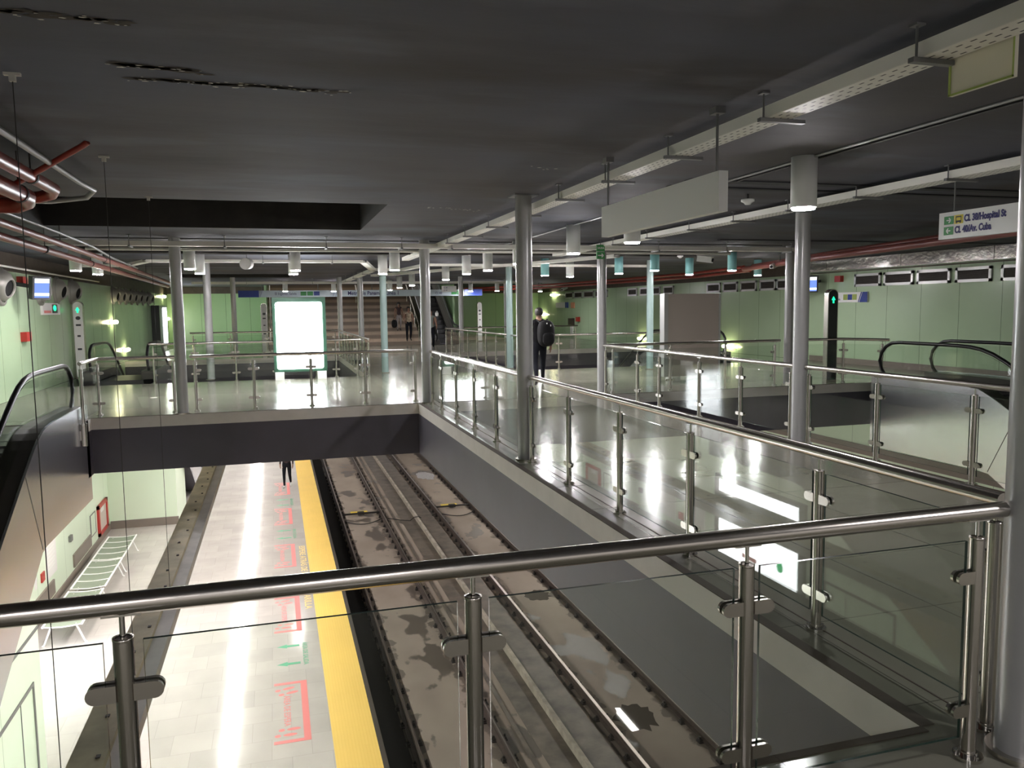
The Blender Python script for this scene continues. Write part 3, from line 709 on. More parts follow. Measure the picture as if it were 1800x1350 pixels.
part('exit_plate', MB().box(5.87, 14.09, 2.785, 6.03, 14.12, 2.91), M['sgreen'], o)
part('arrow_plate', MB().box(5.87, 14.09, 2.645, 6.03, 14.12, 2.775), M['sgreen'], o)
part('rod', MB().cyl((5.95, 14.105, 2.77), (5.95, 14.105, 3.0), .006, 8), M['galv'], o)
text('lettering', 'SALIDA', .045, M['white'], o, (5.95, 14.088, 2.848), (1, 0, 0), (0, 0, 1), .9, .001, 'CENTER')
a = MB(); a.obox((5.89, 14.086, 2.71), (5.98, 14.086, 2.71), .004, .02); a.obox((6.0, 14.086, 2.708), (5.965, 14.086, 2.743), .004, .02, (.7, 0, .7)); a.obox((6.0, 14.086, 2.712), (5.965, 14.086, 2.677), .004, .02, (-.7, 0, .7)); part('arrow', a, M['white'], o)
# sign band in front of the stairs
o = thing('sign_band', 'long pale blue station sign band hanging before the back stairs', 'sign', (4.6, 38.5, 2.37))
part('board', MB().box(-.65, 38.5, 2.37, 9.9, 38.6, 2.675), M['lightblue'], o)
part('end_plate', MB().box(-1.55, 38.49, 2.37, -.65, 38.6, 2.675), M['blue'], o); part('end_plate', MB().box(9.0, 38.46, 2.37, 9.9, 38.5, 2.675), M['blue'], o)
dv = MB()
for x in (-.55, 2.72, 2.85, 7.0, 7.13): dv.obox((x - .06, 38.49, 2.38), (x + .06, 38.49, 2.665), .01, .05, (0, 1, 0))
part('divider', dv, M['blue'], o)
for x in (1.2, 1.5): part('pictogram', MB().box(x, 38.48, 2.43, x + .26, 38.5, 2.62), M['sgreen'], o)
part('pictogram', MB().box(1.8, 38.48, 2.43, 2.06, 38.5, 2.62), M['blue'], o)
for x in (8.35, 8.64): part('pictogram', MB().box(x, 38.48, 2.43, x + .25, 38.5, 2.62), M['sgreen'], o)
text('lettering', 'El Ingenio. Salida', .17, M['navy'], o, (.05, 38.485, 2.52), (1, 0, 0), (0, 0, 1), .85)
text('lettering', 'Metro de Panam\u00e1 - L\u00ednea 1', .26, M['navy'], o, (3.35, 38.485, 2.52), (1, 0, 0), (0, 0, 1), .86, .003)
text('lettering', 'Cl. 40', .16, M['navy'], o, (7.55, 38.485, 2.50), (1, 0, 0), (0, 0, 1), .85)
for x in (-.5, 2.0, 4.5, 7.0, 9.4): part('rod', MB().cyl((x, 38.55, 2.675), (x, 38.55, 3.0), .02, 8), M['galv'], o)
o = thing('hanging_sign', 'small white hanging sign in front of the far escalator', 'sign', (6.9, 32.0, 2.4))
part('panel', MB().box(6.55, 32.0, 2.42, 7.15, 32.05, 2.66), M['white'], o); part('rod', MB().cyl((6.85, 32.02, 2.66), (6.85, 32.02, 3.0), .012, 8), M['galv'], o)
text('lettering', 'Cl. 38', .08, M['navy'], o, (6.62, 31.995, 2.59), (1, 0, 0), (0, 0, 1), .8); text('lettering', 'Cl. 40', .08, M['navy'], o, (6.62, 31.995, 2.48), (1, 0, 0), (0, 0, 1), .8)
# wall signs on the right wall (face -X, read along -Y)
o = thing('wall_sign', 'white wall sign with pictograms and blue end behind the steel pillar', 'sign', (15.97, 19.6, 1.78))
part('panel', MB().box(15.95, 18.7, 1.78, 16, 20.45, 2.07), M['white'], o)
part('end_plate', MB().prism([(18.69, 1.78), (19.0, 1.78), (18.88, 2.07), (18.69, 2.07)], 'x', 15.94, 15.95), M['blue'], o)
part('end_plate', MB().prism([(19.03, 1.78), (19.06, 1.78), (18.94, 2.07), (18.91, 2.07)], 'x', 15.94, 15.95), M['blue'], o)
part('pictogram', MB().box(15.94, 19.5, 1.85, 15.95, 19.67, 2.01), M['olive'], o); part('pictogram', MB().box(15.94, 19.12, 1.85, 15.95, 19.29, 2.01), M['olive'], o)
part('pictogram', MB().box(15.94, 19.31, 1.85, 15.95, 19.48, 2.01), M['blue'], o)
text('lettering', 'Salida', .08, M['navy'], o, (15.948, 19.95, 1.87), (0, -1, 0), (0, 0, 1), .8); text('lettering', 'El Ingenio', .07, M['navy'], o, (15.948, 20.42, 1.97), (0, -1, 0), (0, 0, 1), .8)
o = thing('wall_sign', 'small pale wall sign with blue end far on the right green wall', 'sign', (15.97, 43.4, 1.7))
part('panel', MB().box(15.95, 43.0, 1.7, 16, 44.6, 2.02), M['white'], o); part('end_plate', MB().box(15.94, 42.6, 1.7, 16, 43.0, 2.02), M['blue'], o)
solo('notice', MB().box(15.95, 41.6, 1.68, 16, 42.1, 2.0), mat('orange notice', (.75, .35, .2), .5), 'small orange notice beside the pale wall sign far right', 'notice', loc=(15.97, 41.85, 1.68))
o = thing('wall_phone', 'dark wall box with cord on the far right green wall', 'wall box', (15.95, 42.0, .2))
part('casing', MB().box(15.85, 41.65, .75, 16, 42.3, 1.12), M['louvre'], o); part('column', MB().box(15.9, 41.8, .15, 16, 42.1, .75), M['paper'], o)
o = solo('alarm_box', MB().box(15.85, 40.8, .95, 16, 41.1, 1.2), M['red'], 'small dark red alarm box far on the right wall', 'alarm', loc=(15.92, 40.95, .95))
o = solo('alarm_box', MB().box(15.88, 19.75, 2.38, 16, 20.0, 2.56), M['red'], 'red alarm box above the pillar with the green arrow', 'alarm', loc=(15.94, 19.87, 2.38))
solo('alarm_box', MB().box(-5.2, 19.25, 2.34, -5.08, 19.6, 2.54), M['red'], 'upper red alarm box on the left wall beside the blue screen', 'alarm', loc=(-5.14, 19.4, 2.34))
solo('alarm_box', MB().box(-5.2, 19.25, 1.16, -5.08, 19.6, 1.36), M['red'], 'lower red alarm box on the left green wall', 'alarm', loc=(-5.14, 19.4, 1.16))
o = thing('wall_sign', 'wall sign with lit green figure on the left green wall', 'sign', (-5.17, 21.6, 1.73))
part('panel', MB().box(-5.2, 20.9, 1.72, -5.15, 22.45, 2.0), M['paper'], o); part('signal', MB().disc((-5.145, 21.95, 1.88), .14, .07, 16, 'x'), M['green_led'], o)
part('stripe', MB().box(-5.15, 21.0, 1.76, -5.145, 21.6, 1.82), M['redmark'], o)
part('signal_field', MB().box(-5.15, 21.72, 1.76, -5.147, 22.2, 1.97), M['darkbox'], o)

# ------------------------------------------------------------------ totems with arrows
def totem(label, x, y, mface, face=(0, -1), h=2.07, glow=True, marks=True):
    o = thing('direction_pillar', label, 'pillar sign', (x, y, 0))
    w, t = .13, .07
    prof = [(x - w, 0), (x + w, 0), (x + w, h - .13)] + [(x + w * math.cos(q), h - .13 + .13 * math.sin(q)) for q in [i * PI / 10 for i in range(1, 10)]] + [(x - w, h - .13)]
    part('body', MB().prism(prof, 'y', y, y + .14), M['steel'], o)
    inn = [(x - w + .02, .05), (x + w - .02, .05), (x + w - .02, h - .13)] + [(x + (w - .02) * math.cos(q), h - .13 + .11 * math.sin(q)) for q in [i * PI / 10 for i in range(1, 10)]] + [(x - w + .02, h - .13)]
    part('face', MB().prism(inn, 'y', y - .006, y), mface, o)
    if glow:
        g = MB(); g.prism([(x - .05, h - .24), (x + .05, h - .24), (x, h - .16)], 'y', y - .012, y - .006); g.box(x - .018, y - .012, h - .31, x + .018, y - .006, h - .24)
        part('arrow', g, M['green_led'], o)
    if marks:
        k = MB(); k.disc((x, y - .008, h - .45), .06, .05, 16, 'y')
        for z, ww in ((h - .66, .06), (h - .95, .04), (h - 1.3, .05)): k.box(x - ww, y - .009, z, x + ww, y - .006, z + .05)
        part('symbol', k, M['darkbox'], o)
totem('dark steel pillar with lit green arrow in front of the right green wall', 11.88, 14.98, M['darkbox'], marks=False)
totem('grey pillar with lit green arrow by the left wall', -5.0, 23.6, M['paper'])
totem('white pillar sign far left of the advert box', -.42, 34.9, M['white'], glow=False)
totem('white pillar sign far right before the green wall', 10.3, 40.6, M['white'], glow=False)

# ------------------------------------------------------------------ advert boxes
o = thing('advert_lightbox', 'bright white backlit advert box standing on the bridge', 'lightbox', (.6, 20.95, 0))
part('casing', MB().box(-.06, 20.9, .2, 1.25, 21.1, 2.08), M['lbframe'], o)
lbp = [];
for cx, cz, a0 in ((1.10, 1.90, 0), (.08, 1.90, 90), (.08, .33, 180), (1.10, .33, 270)):
    lbp += [(cx + .06 * math.cos(math.radians(a0 + i * 30)), cz + .06 * math.sin(math.radians(a0 + i * 30))) for i in range(4)]
part('lit_panel', MB().prism(lbp, 'y', 20.885, 20.9), M['lightbox'], o)
for x in (-.04, 1.0): part('foot', MB().box(x, 20.84, 0, x + .22, 21.16, .2), M['greybox'], o)
o = thing('advert_lightbox', 'unlit beige back of an advert box behind the right opening railing', 'lightbox', (9.0, 16.6, 0))
part('back_panel', MB().box(8.72, 16.7, .1, 10.05, 16.86, 2.02), M['beige'], o)
part('frame', MB().box(8.62, 16.68, .1, 8.72, 16.90, 2.025), M['alu'], o); part('frame', MB().box(10.05, 16.68, .1, 10.09, 16.90, 2.025), M['alu'], o)
for x in (8.8, 9.75): part('foot', MB().box(x, 16.6, 0, x + .2, 16.95, .1), M['greybox'], o)
o = thing('advert_lightbox', 'slim lit advert box seen nearly edge on by the left wall', 'lightbox', (-4.9, 39.2, 0))
part('casing', MB().box(-5.19, 38.2, .2, -4.86, 40.6, 2.05), M['darkbox'], o)
part('foot', MB().box(-5.15, 38.3, 0, -4.9, 40.5, .2), M['greybox'], o)
part('lit_panel', MB().box(-4.86, 39.35, .3, -4.84, 40.5, 1.95), M['lightbox'], o)
# posters and lit advert on the platform wall (they show mirrored in the right railing)
o = thing('wall_lightbox', 'lit advert with header strip on the platform wall, mirrored in the right railing', 'lightbox', (-5.15, 15.9, -4.6))
part('frame', MB().box(-5.2, 14.1, -4.66, -5.12, 17.7, -2.5), M['darkbox'], o)
part('header_panel', MB().box(-5.12, 14.3, -2.9, -5.11, 17.46, -2.6), M['lightbox_soft'], o); part('lit_panel', MB().box(-5.12, 14.3, -4.56, -5.11, 17.46, -3.12), M['lightbox_soft'], o)
part('picture', MB().disc((-5.105, 14.9, -4.1), .12, .12, 14, 'x'), M['green_led'], o); part('picture', MB().box(-5.108, 15.8, -4.3, -5.105, 16.4, -4.2), M['redmark'], o)
for lab, y0, y1, z0, z1 in (('white poster on the platform wall nearest the bench with red edge', 19.9, 20.75, -4.3, -3.5), ('white notice on the platform wall behind the middle bench', 22.6, 23.4, -3.4, -2.9), ('poster on the platform wall toward the lit advert', 18.3, 19.1, -4.2, -3.3)):
    o = thing('poster', lab, 'poster', (-5.18, y0, z0)); part('sheet', MB().box(-5.2, y0, z0, -5.18, y1, z1), M['paper'], o)
    k = MB()
    for i in range(6): k.box(-5.18, y0 + .1, z1 - .15 - i * .09, -5.178, y1 - .15, z1 - .12 - i * .09)
    part('printing', k, M['greybox'], o)
solo('red_label', MB().box(-5.2, 19.45, -4.2, -5.17, 19.7, -4.0), M['red'], 'small red box on the platform wall at the escalator underside', 'box', loc=(-5.18, 19.5, -4.2))
o = thing('fire_hose_cabinet', 'red framed fire hose cabinet on the platform wall above the bench', 'cabinet', (-5.17, 25.9, -4.75))
k = MB()
for a in ((25.3, -4.78, 26.6, -4.68), (25.3, -3.98, 26.6, -3.88), (25.3, -4.78, 25.45, -3.88), (26.45, -4.78, 26.6, -3.88)): k.box(-5.2, a[0], a[1], -5.14, a[2], a[3])
part('frame', k, M['red'], o); part('window', MB().box(-5.2, 25.45, -4.68, -5.17, 26.45, -3.98), M['beige'], o); part('notice', MB().box(-5.17, 25.7, -4.15, -5.16, 26.1, -4.02), M['paper'], o)
o = thing('wall_hatch', 'small square hatch outline left of the red cabinet on the platform wall', 'hatch', (-5.19, 24.8, -4.55))
k = MB()
for a in ((24.4, -4.55, 25.05, -4.53), (24.4, -3.95, 25.05, -3.93), (24.4, -4.55, 24.43, -3.93), (25.02, -4.55, 25.05, -3.93)): k.box(-5.2, a[0], a[1], -5.18, a[2], a[3])
part('frame', k, M['galv'], o); part('door', MB().box(-5.2, 24.43, -4.53, -5.19, 25.02, -3.95), M['mint'], o)
for lab, y0, y1 in (('grey back plate on the platform wall behind the far bench', 22.3, 24.3), ('grey back plate on the platform wall behind the near bench', 18.0, 20.4)):
    solo('wall_plate', MB().box(-5.2, y0, -4.75, -5.16, y1, -4.42), M['skirt'], lab, 'wall plate', loc=(-5.18, y0, -4.75))
solo('wall_socket', MB().box(-5.2, 22.0, -4.0, -5.14, 22.2, -3.85), M['galv'], 'small grey socket on the platform wall between posters', 'socket', loc=(-5.17, 22.1, -4.0))

# ------------------------------------------------------------------ platform benches
def bench_proto():
    o = thing('platform_bench', '', 'bench', (0, 0, 0), 'metal benches along the platform wall')
    L, W2 = 2.15, .36
    fr = MB()
    for x in (-W2, W2): fr.cyl((x, 0, .44), (x, L, .44), .022, 10)
    for i in range(5): fr.tube([(-W2, L * i / 4, .44), (-W2 / 2, L * i / 4, .42), (0, L * i / 4, .41), (W2 / 2, L * i / 4, .42), (W2, L * i / 4, .44)], .012, 8)
    part('frame', fr, M['white'], o)
    for i in range(4):
        y0, y1 = L * i / 4 + .025, L * (i + 1) / 4 - .025; s = MB(); vs = []
        for k in range(9):
            x = -W2 + .02 + (2 * W2 - .04) * k / 8; z = .44 - .03 * (1 - (x / W2) ** 2)
            vs += [(x, y0, z), (x, y1, z), (x, y0, z - .006), (x, y1, z - .006)]
        fs = []
        for k in range(8):
            a = 4 * k; fs += [(a, a + 4, a + 5, a + 1), (a + 2, a + 3, a + 7, a + 6), (a, a + 2, a + 6, a + 4), (a + 1, a + 5, a + 7, a + 3)]
        fs += [(0, 1, 3, 2), (32, 34, 35, 33)]
        s.add(vs, fs); part('seat', s, M['benchmesh'], o)
    for y in (.12, L - .12):
        for x in (-1, 1): part('leg', MB().tube([(x * W2 * .6, y, .42), (x * W2 * .75, y, .30), (x * W2 * 1.05, y, .02), (x * W2 * 1.15, y, 0)], .02, 8), M['white'], o)
    return o
bp = bench_proto(); bp.location = (-4.38, 17.6, -5); bp['label'] = 'nearest platform bench, cut by the foreground handrail'
dup(bp, (-4.38, 19.95, -5), 'middle platform bench, just above the foreground handrail'); dup(bp, (-4.38, 22.2, -5), 'farthest platform bench, next to the red cabinet')

# ------------------------------------------------------------------ escalators
TAN = math.tan(math.radians(30))
def spl(x, k=.2): return k * math.log(1 + math.exp(x / k)) if x < 8 else x
def nosing(s): return -TAN * (spl(s - 2.66) - spl(s - 2.66 - 5 / TAN))
def escalator(label, xa, xb, ynew, dirn, ztop=0.0, clad_a=True, clad_b=True, send=13.2, yellow=False, steps=True):
    """two balustrades at xa<xb; s runs from the top newel down; y = ynew + dirn*s"""
    o = thing('escalator', label, 'escalator', ((xa + xb) / 2, ynew, ztop))
    Yf = lambda s: ynew + dirn * s
    ss = [.55 + .25 * i for i in range(int((send - 1.1) / .25) + 1)]
    top = [(s, nosing(s) + .93) for s in ss]
    zb = nosing(send)
    loop0 = [(.42, .12), (.2, .2), (.07, .33), (0, .52), (.05, .70), (.17, .83), (.34, .91)]
    loop1 = [(send - .34, zb + .91), (send - .17, zb + .83), (send - .05, zb + .7), (send, zb + .52), (send - .07, zb + .33), (send - .2, zb + .2), (send - .42, zb + .12)]
    path = loop0 + top + loop1
    for x in (xa, xb):
        h = MB()
        pts = [V((x, Yf(s), z + ztop)) for s, z in path]
        h.tube(pts, .036, 10); part('handrail', h, M['rubber'], o)
        g = MB(); vs = []; n = 0
        full = [(.07, .52), (.12, .70), (.22, .80), (.36, .865)] + [(s, z - .065) for s, z in top] + [(send - .3, zb + .85), (send - .12, zb + .7), (send - .07, zb + .52)]
        for s, z in full:
            lo = nosing(s) + .24
            for xx in (x - .005, x + .005): vs += [(xx, Yf(s), z + ztop), (xx, Yf(s), lo + ztop)]
            n += 1
        fs = []
        for i in range(n - 1):
            a = 4 * i; fs += [(a, a + 4, a + 5, a + 1), (a + 2, a + 3, a + 7, a + 6)]
        g.add(vs, fs); g.slot = 1; g.add(vs, [(4 * i, 4 * i + 2, 4 * i + 6, 4 * i + 4) for i in range(n - 1)] + [(0, 1, 3, 2)])
        part('balustrade_glass', g, [M['glass'], M['glass_edge']], o)
    s2 = [.0 + .2 * i for i in range(int(send / .2) + 1)]
    for x, side, on in ((xa, -1, clad_a), (xb, 1, clad_b)):
        d = MB(); vs = []
        for s in s2:
            z = nosing(s); vs += [(x - .16, Yf(s), z + .24 + ztop), (x + .16, Yf(s), z + .24 + ztop), (x - .16, Yf(s), z + .02 + ztop), (x + .16, Yf(s), z + .02 + ztop)]
        fs = [(0, 1, 3, 2)]
        for i in range(len(s2) - 1):
            a = 4 * i; fs += [(a, a + 4, a + 5, a + 1), (a, a + 2, a + 6, a + 4), (a + 1, a + 5, a + 7, a + 3), (a + 2, a + 3, a + 7, a + 6)]
        a = 4 * (len(s2) - 1); fs += [(a, a + 2, a + 3, a + 1)]
        d.add(vs, fs); part('deck', d, M['deck'], o)
        if on:
            c = MB(); vs = []; xx = x + side * .2
            for s in s2:
                zt, zl = nosing(s) + .26, -1.31 - TAN * max(0, s - 2.95)
                zl = max(zl, -4.98)
                vs += [(xx, Yf(s), zt + ztop), (xx, Yf(s), zl + ztop), (xx - side * .03, Yf(s), zt + ztop), (xx - side * .03, Yf(s), zl + ztop)]
            fs = [(0, 1, 3, 2)]
            for i in range(len(s2) - 1):
                a = 4 * i; fs += [(a, a + 4, a + 5, a + 1), (a + 2, a + 3, a + 7, a + 6), (a, a + 2, a + 6, a + 4), (a + 1, a + 5, a + 7, a + 3)]
            c.add(vs, fs); part('side_cladding', c, M['clad'], o)
            q = MB(); q.obox((xx + side * .001, Yf(3.5), nosing(3.5) + .25 + ztop), (xx + side * .001, Yf(2.98), -1.30 + ztop), .004, .012, (0, 1, 0)); part('panel_seam', q, M['deck'], o)
    # soffit of the truss
    c = MB(); vs = []
    for s in s2:
        zl = max(-1.30 - TAN * max(0, s - 2.95), -4.97); vs += [(xa - .19, Yf(s), zl + ztop), (xb + .19, Yf(s), zl + ztop)]
    c.add(vs, [(2 * i, 2 * i + 1, 2 * i + 3, 2 * i + 2) for i in range(len(s2) - 1)]); part('soffit', c, M['dark'], o)
    if steps:
        st = MB(); k = 0; s = .3
        while s < send - .3:
            z = nosing(s + .2); st.box(xa + .16, min(Yf(s), Yf(s + .4)), z - .22 + ztop, xb - .16, max(Yf(s), Yf(s + .4)), z + ztop - .01); s += .4
        part('step_band', st, M['step'], o)
    return o
escalator('escalator at the left edge going down toward the viewer beside the green wall', -4.5, -3.2, 14.4, -1)
escalator('escalator on the right going down behind the right opening, steel side toward the walkway', 12.4, 13.75, 14.1, -1)
escalator('far left escalator whose two rounded ends show behind the bridge', -4.55, -3.2, 22.4, 1)
escalator('far right escalator hidden behind the beige panel', 12.4, 13.75, 22.4, 1)
escalator('dark escalator rising right of the back stairs with shiny steel side', 7.45, 8.55, 50.3, -1, 5.0, send=12.6)
o = thing('post_socket', 'short steel sleeve holding the railing end post beside the left escalator', 'socket', (-2.94, 13.85, -.5))
part('sleeve', MB().cyl((-2.95, 13.85, -.34), (-2.95, 13.85, -.001), .046, 20), M['steel'], o)
part('bracket', MB().box(-2.999, 13.83, -.25, -2.95, 13.87, -.1), M['steel'], o)

# ------------------------------------------------------------------ back stairs
o = thing('staircase', 'wide tan staircase rising at the back of the hall', 'stairs', (3.4, 39.2, 0))
st = MB(); ns = MB()
for i in range(20):
    y0 = 39.2 + i * .30; z1 = .165 * (i + 1); st.box(-.3, y0, 0, 6.95, y0 + .31, z1); ns.box(-.3, y0 - .012, z1 - .03, 6.95, y0, z1)
part('steps', st, M['stair'], o); part('nosing', ns, M['stair_nose'], o)
for x in (-.2, 4.15, 6.85):
    k = MB(); k.tube([(x, 39.3, .95), (x, 39.2 + 5.5, .95 + 5.5 * .55)], .03, 8)
    for i in (0, 4, 8, 12): k.cyl((x, 39.35 + i * .3, .165 * i), (x, 39.35 + i * .3, .98 + .165 * i), .02, 8)
    part('stair_handrail', k, M['steel'], o)

# ------------------------------------------------------------------ tracks
def fastener_mesh():
    m = MB(); m.box(-.145, -.065, 0, .145, .065, .022)
    for s in (-1, 1):
        m.box(min(s * .07, s * .13), -.045, .02, max(s * .07, s * .13), .045, .06); m.cyl((s * .105, 0, .05), (s * .105, 0, .10), .02, 6)
    return m.mesh('rail_fastener', M['fastener'])
FM = fastener_mesh()
RAILS = [(2.1, 'left rail of the near track, next to the black pit', .30), (3.6, 'right rail of the near track', 0), (5.65, 'left rail of the far track, with bright worn head', .1), (7.12, 'right rail of the far track, beside the dark wall', .2)]
for x, lab, ph in RAILS:
    o = thing('track_rail', lab, 'rail', (x, 8, ZT))
    prof = [(-.075, .0), (.075, 0), (.075, .012), (.012, .03), (.012, .11), (.036, .118), (.036, .15), (-.036, .15), (-.036, .118), (-.012, .11), (-.012, .03), (-.075, .012)]
    part('rail_bar', MB().prism([(x + a, ZT + .025 + b) for a, b in prof], 'y', YB, YF), M['rail'], o)
    part('worn_head', MB().box(x - (.030 if x == 5.65 else .014), YB, ZT + .1755, x + (.030 if x == 5.65 else .014), YF, ZT + .178), M['railhead'], o, 'worn shiny running surface')
    y = 9.2 + ph
    while y < 38: inst('rail_fastener', FM, o, (0, y - 8, 0)); y += .68
for lab, xa, xb in (('black bar with yellow plate between the near track rails', 2.1, 3.6), ('black bar with yellow plate between the far track rails', 5.65, 7.12)):
    o = thing('track_bar', lab, 'track device', ((xa + xb) / 2, 30.2, ZT))
    k = MB(); k.cyl((xa + .05, 30.1, ZT + .09), (xb - .05, 30.1, ZT + .09), .035, 8); k.box((xa + xb) / 2 - .12, 30.0, ZT + .05, (xa + xb) / 2 + .12, 30.2, ZT + .15); part('bar', k, M['cable'], o)
    part('plate', MB().box((xa + xb) / 2 - .34, 30.32, ZT, (xa + xb) / 2 + .30, 30.75, ZT + .02), M['yplate'], o, 'yellow plate')
for lab, xa, xb, dy in (('black cable loop between the near track rails', 2.12, 3.55, -.6), ('black cable loop between the far track rails', 5.7, 7.1, -.6), ('black cable crossing the centre gutter', 3.7, 5.6, -.7)):
    pts = [(xa + (xb - xa) * i / 12, 29.3 + dy * math.sin(PI * i / 12), ZT + .045 + (.12 if xa == 3.7 and 4.6 < xa + (xb - xa) * i / 12 < 4.95 else 0)) for i in range(13)]
    solo('track_cable', MB().tube(pts, .018, 8), M['cable'], lab, 'cable', loc=pts[0])
for lab, x, y, rx, ry in (('large puddle between the far track rails, nearest the viewer', 6.3, 13.3, .42, .5), ('puddle between the far track rails halfway along', 6.55, 20.0, .35, .4), ('farthest puddle between the far track rails', 6.5, 36.5, .4, .9), ('puddle between the near track rails', 2.7, 11.9, .3, .3)):
    solo('puddle', MB().disc((x, y, ZT + .004), rx, ry, 26, 'z', .22), M['water'], lab, 'puddle', loc=(x, y, ZT))

# ------------------------------------------------------------------ platform floor markings
zf = ZP + .003
def wait_box(label, y0):
    o = thing('floor_marking', label, 'floor marking', (0, y0, zf), 'red waiting brackets on the platform')
    m = MB(); y1 = y0 + 2.13
    m.box(.19, y0, zf - .002, .30, y1, zf); m.box(-.27, y0, zf - .002, .19, y0 + .09, zf); m.box(-.27, y1 - .09, zf - .002, .19, y1, zf)
    part('bracket', m, M['redmark'], o)
    for yc, rot in ((y0 + .25, 0), (y0 + .42, 0), (y1 - .25, .25), (y1 - .42, .25)):
        fm = MB()
        for cx, rx in ((.0, .11), (-.19, .05)):
            vs = []
            for i in range(16):
                q = 2 * PI * i / 16; a, b2 = cx + (rx if not (yc in ()) else rx) * math.cos(q), .045 * math.sin(q)
                off = -.02 if abs(yc - y0 - .25) < .01 or abs(yc - y1 + .25) < .01 else .04
                vs.append((off + a * math.cos(rot) - b2 * math.sin(rot), yc + a * math.sin(rot) + b2 * math.cos(rot), zf))
            fm.add(vs, [tuple(range(16))])
        part('footprint', fm, M['redmark'], o)
    text('lettering', '\u00c1REA DE ESPERA', .15, M['redmark'], o, (-.06, y0 + 1.07, zf - .001), (0, -1, 0), (1, 0, 0), .95, .001, 'CENTER', .0005)
for lab, y in (('red waiting bracket on the platform nearest the viewer', 12.42), ('second red waiting bracket, right below the foreground handrail', 16.92), ('third red waiting bracket, just above the foreground handrail', 21.35), ('fourth red waiting bracket on the platform', 25.75), ('farthest red waiting bracket on the platform, by the standing legs', 30.0)):
    wait_box(lab, y)
def exit_marks(label, yc):
    o = thing('floor_marking', label, 'floor marking', (0, yc, zf), 'green exit arrows on the platform')
    for dy in (-.42, .42):
        a = MB(); y = yc + dy; a.box(-.02, y - .045, zf - .002, .22, y + .045, zf); a.add([(-.22, y, zf), (-.02, y - .1, zf), (-.02, y + .1, zf)], [(0, 1, 2)]); part('arrow', a, M['greenmark'], o)
    text('lettering', '\u00c1REA DE SALIDA', .135, M['greenmark'], o, (.32, yc, zf - .001), (0, -1, 0), (1, 0, 0), 1.05, .001, 'CENTER', .0005)
for lab, y in (('green exit arrows at the bottom edge of the photo', 10.95), ('green exit arrows below the foreground handrail', 15.75), ('green exit arrows behind the foreground handrail', 20.2), ('green exit arrows above the foreground handrail', 24.6), ('farthest green exit arrows on the platform', 28.8)):
    exit_marks(lab, y)
o = thing('floor_marking', 'yellow lettering on the platform beside the yellow strip', 'floor marking', (.47, 20.3, zf))
text('lettering', 'ESPERE ATR\u00c1S DE LA L\u00cdNEA AMARILLA', .22, M['yellowmark'], o, (.48, 23.2, zf - .001), (0, -1, 0), (1, 0, 0), 1.34, .004, 'LEFT', .0005)

# ------------------------------------------------------------------ trunking hung under the mezzanine, with light tubes
o = thing('light_trunking', 'long dirty grey trunking hanging over the platform at the left', 'trunking', (-1.35, 12, -1.5))
part('top_channel', MB().box(-1.54, 3.0, -1.56, -1.29, 60, -1.44), M['trunkA'], o); part('side_channel', MB().box(-1.29, 3.0, -1.60, -1.15, 60, -1.49), M['trunkB'], o)
k = MB()
for i in range(26): k.box(-1.36 - .05 * (i % 2), 3.6 + i * .62, -1.44, -1.33 - .05 * (i % 2), 3.64 + i * .62, -1.43)
part('screws', k, M['fastener'], o)
part('light_tube', MB().box(-1.49, 3.0, -1.575, -1.35, 60, -1.56), M['tube_trunk'], o)
for y in (4.84, 7.17, 9.53):
    part('suspension_wire', MB().cyl((-1.26, y, -1.49), (-1.26, y, 2.97), .0028, 6), M['cable'], o)
    k = MB(); k.box(-1.30, y - .012, 2.985, -1.22, y + .012, 3.0); k.box(-1.275, y - .012, 2.955, -1.245, y + .012, 2.985); part('ceiling_hook', k, M['flake'], o)
def tube_row(label, x, y0, y1, w=.12):
    o = thing('strip_light', label, 'strip light', (x, y0, -.96)); part('casing', MB().box(x - w, y0, -1.02, x + w, y1, -.93), M['white'], o); part('light_tube', MB().box(x - w * .8, y0 + .05, -1.035, x + w * .8, y1 - .05, -1.02), M['tube_platform'], o)
tube_row('strip light under the bridge above the platform benches', -3.9, 15.0, 21.0)
tube_row('strip light under the landing above the platform stairs', -3.9, -5.5, 2.0)
tube_row('strip light under the landing above the right platform', 10.0, -5.5, 2.0)
tube_row('strip light under the bridge above the right platform', 10.0, 15.2, 40)

# ------------------------------------------------------------------ wall lights
def wall_light(label, x, y, z, side):
    o = thing('wall_light', label, 'wall light', (x, y, z)); xx = x + side * .09
    part('backplate', MB().box(min(x, x + side * .05), y - .38, z - .05, max(x, x + side * .05), y + .38, z + .05), M['alu'], o)
    m = MB(); m.lathe((xx, y - .36, z), [(.0, 0), (.05, .03), (.065, .1), (.065, .62), (.05, .69), (0, .72)], 12, (0, 1, 0)); part('lit_tube', m, M['walllight'], o)
    part('pilot_lamp', MB().cyl((xx, y - .62, z), (xx, y - .54, z), .035, 8), M['walllight'], o)
for lab, x, y, z, s in (
    ('upper warm wall light on the left wall above the far escalator', -5.2, 29.3, 1.44, 1), ('middle warm wall light on the left wall, seen over the escalator end', -5.2, 31.3, .42, 1), ('lowest warm wall light on the left wall near the bridge floor', -5.2, 33.6, -.55, 1),
    ('highest warm wall light far on the left wall under the fascia', -5.2, 42.2, 2.50, 1), ('warm wall light just right of the slim lit box', -5.2, 43.2, 1.41, 1),
    ('highest warm wall light far on the right wall under the fascia', 16.0, 45.0, 2.47, -1), ('warm wall light beside the head of the backpack person', 16.0, 46.9, 1.3, -1),
    ('upper warm wall light on the right wall left of the beige panel', 16.0, 33.0, .28, -1), ('lower warm wall light on the right wall left of the beige panel', 16.0, 34.5, -.84, -1), ('warm wall light at the lower edge of the beige panel', 16.0, 25.8, .23, -1)):
    wall_light(lab, x, y, z, s)

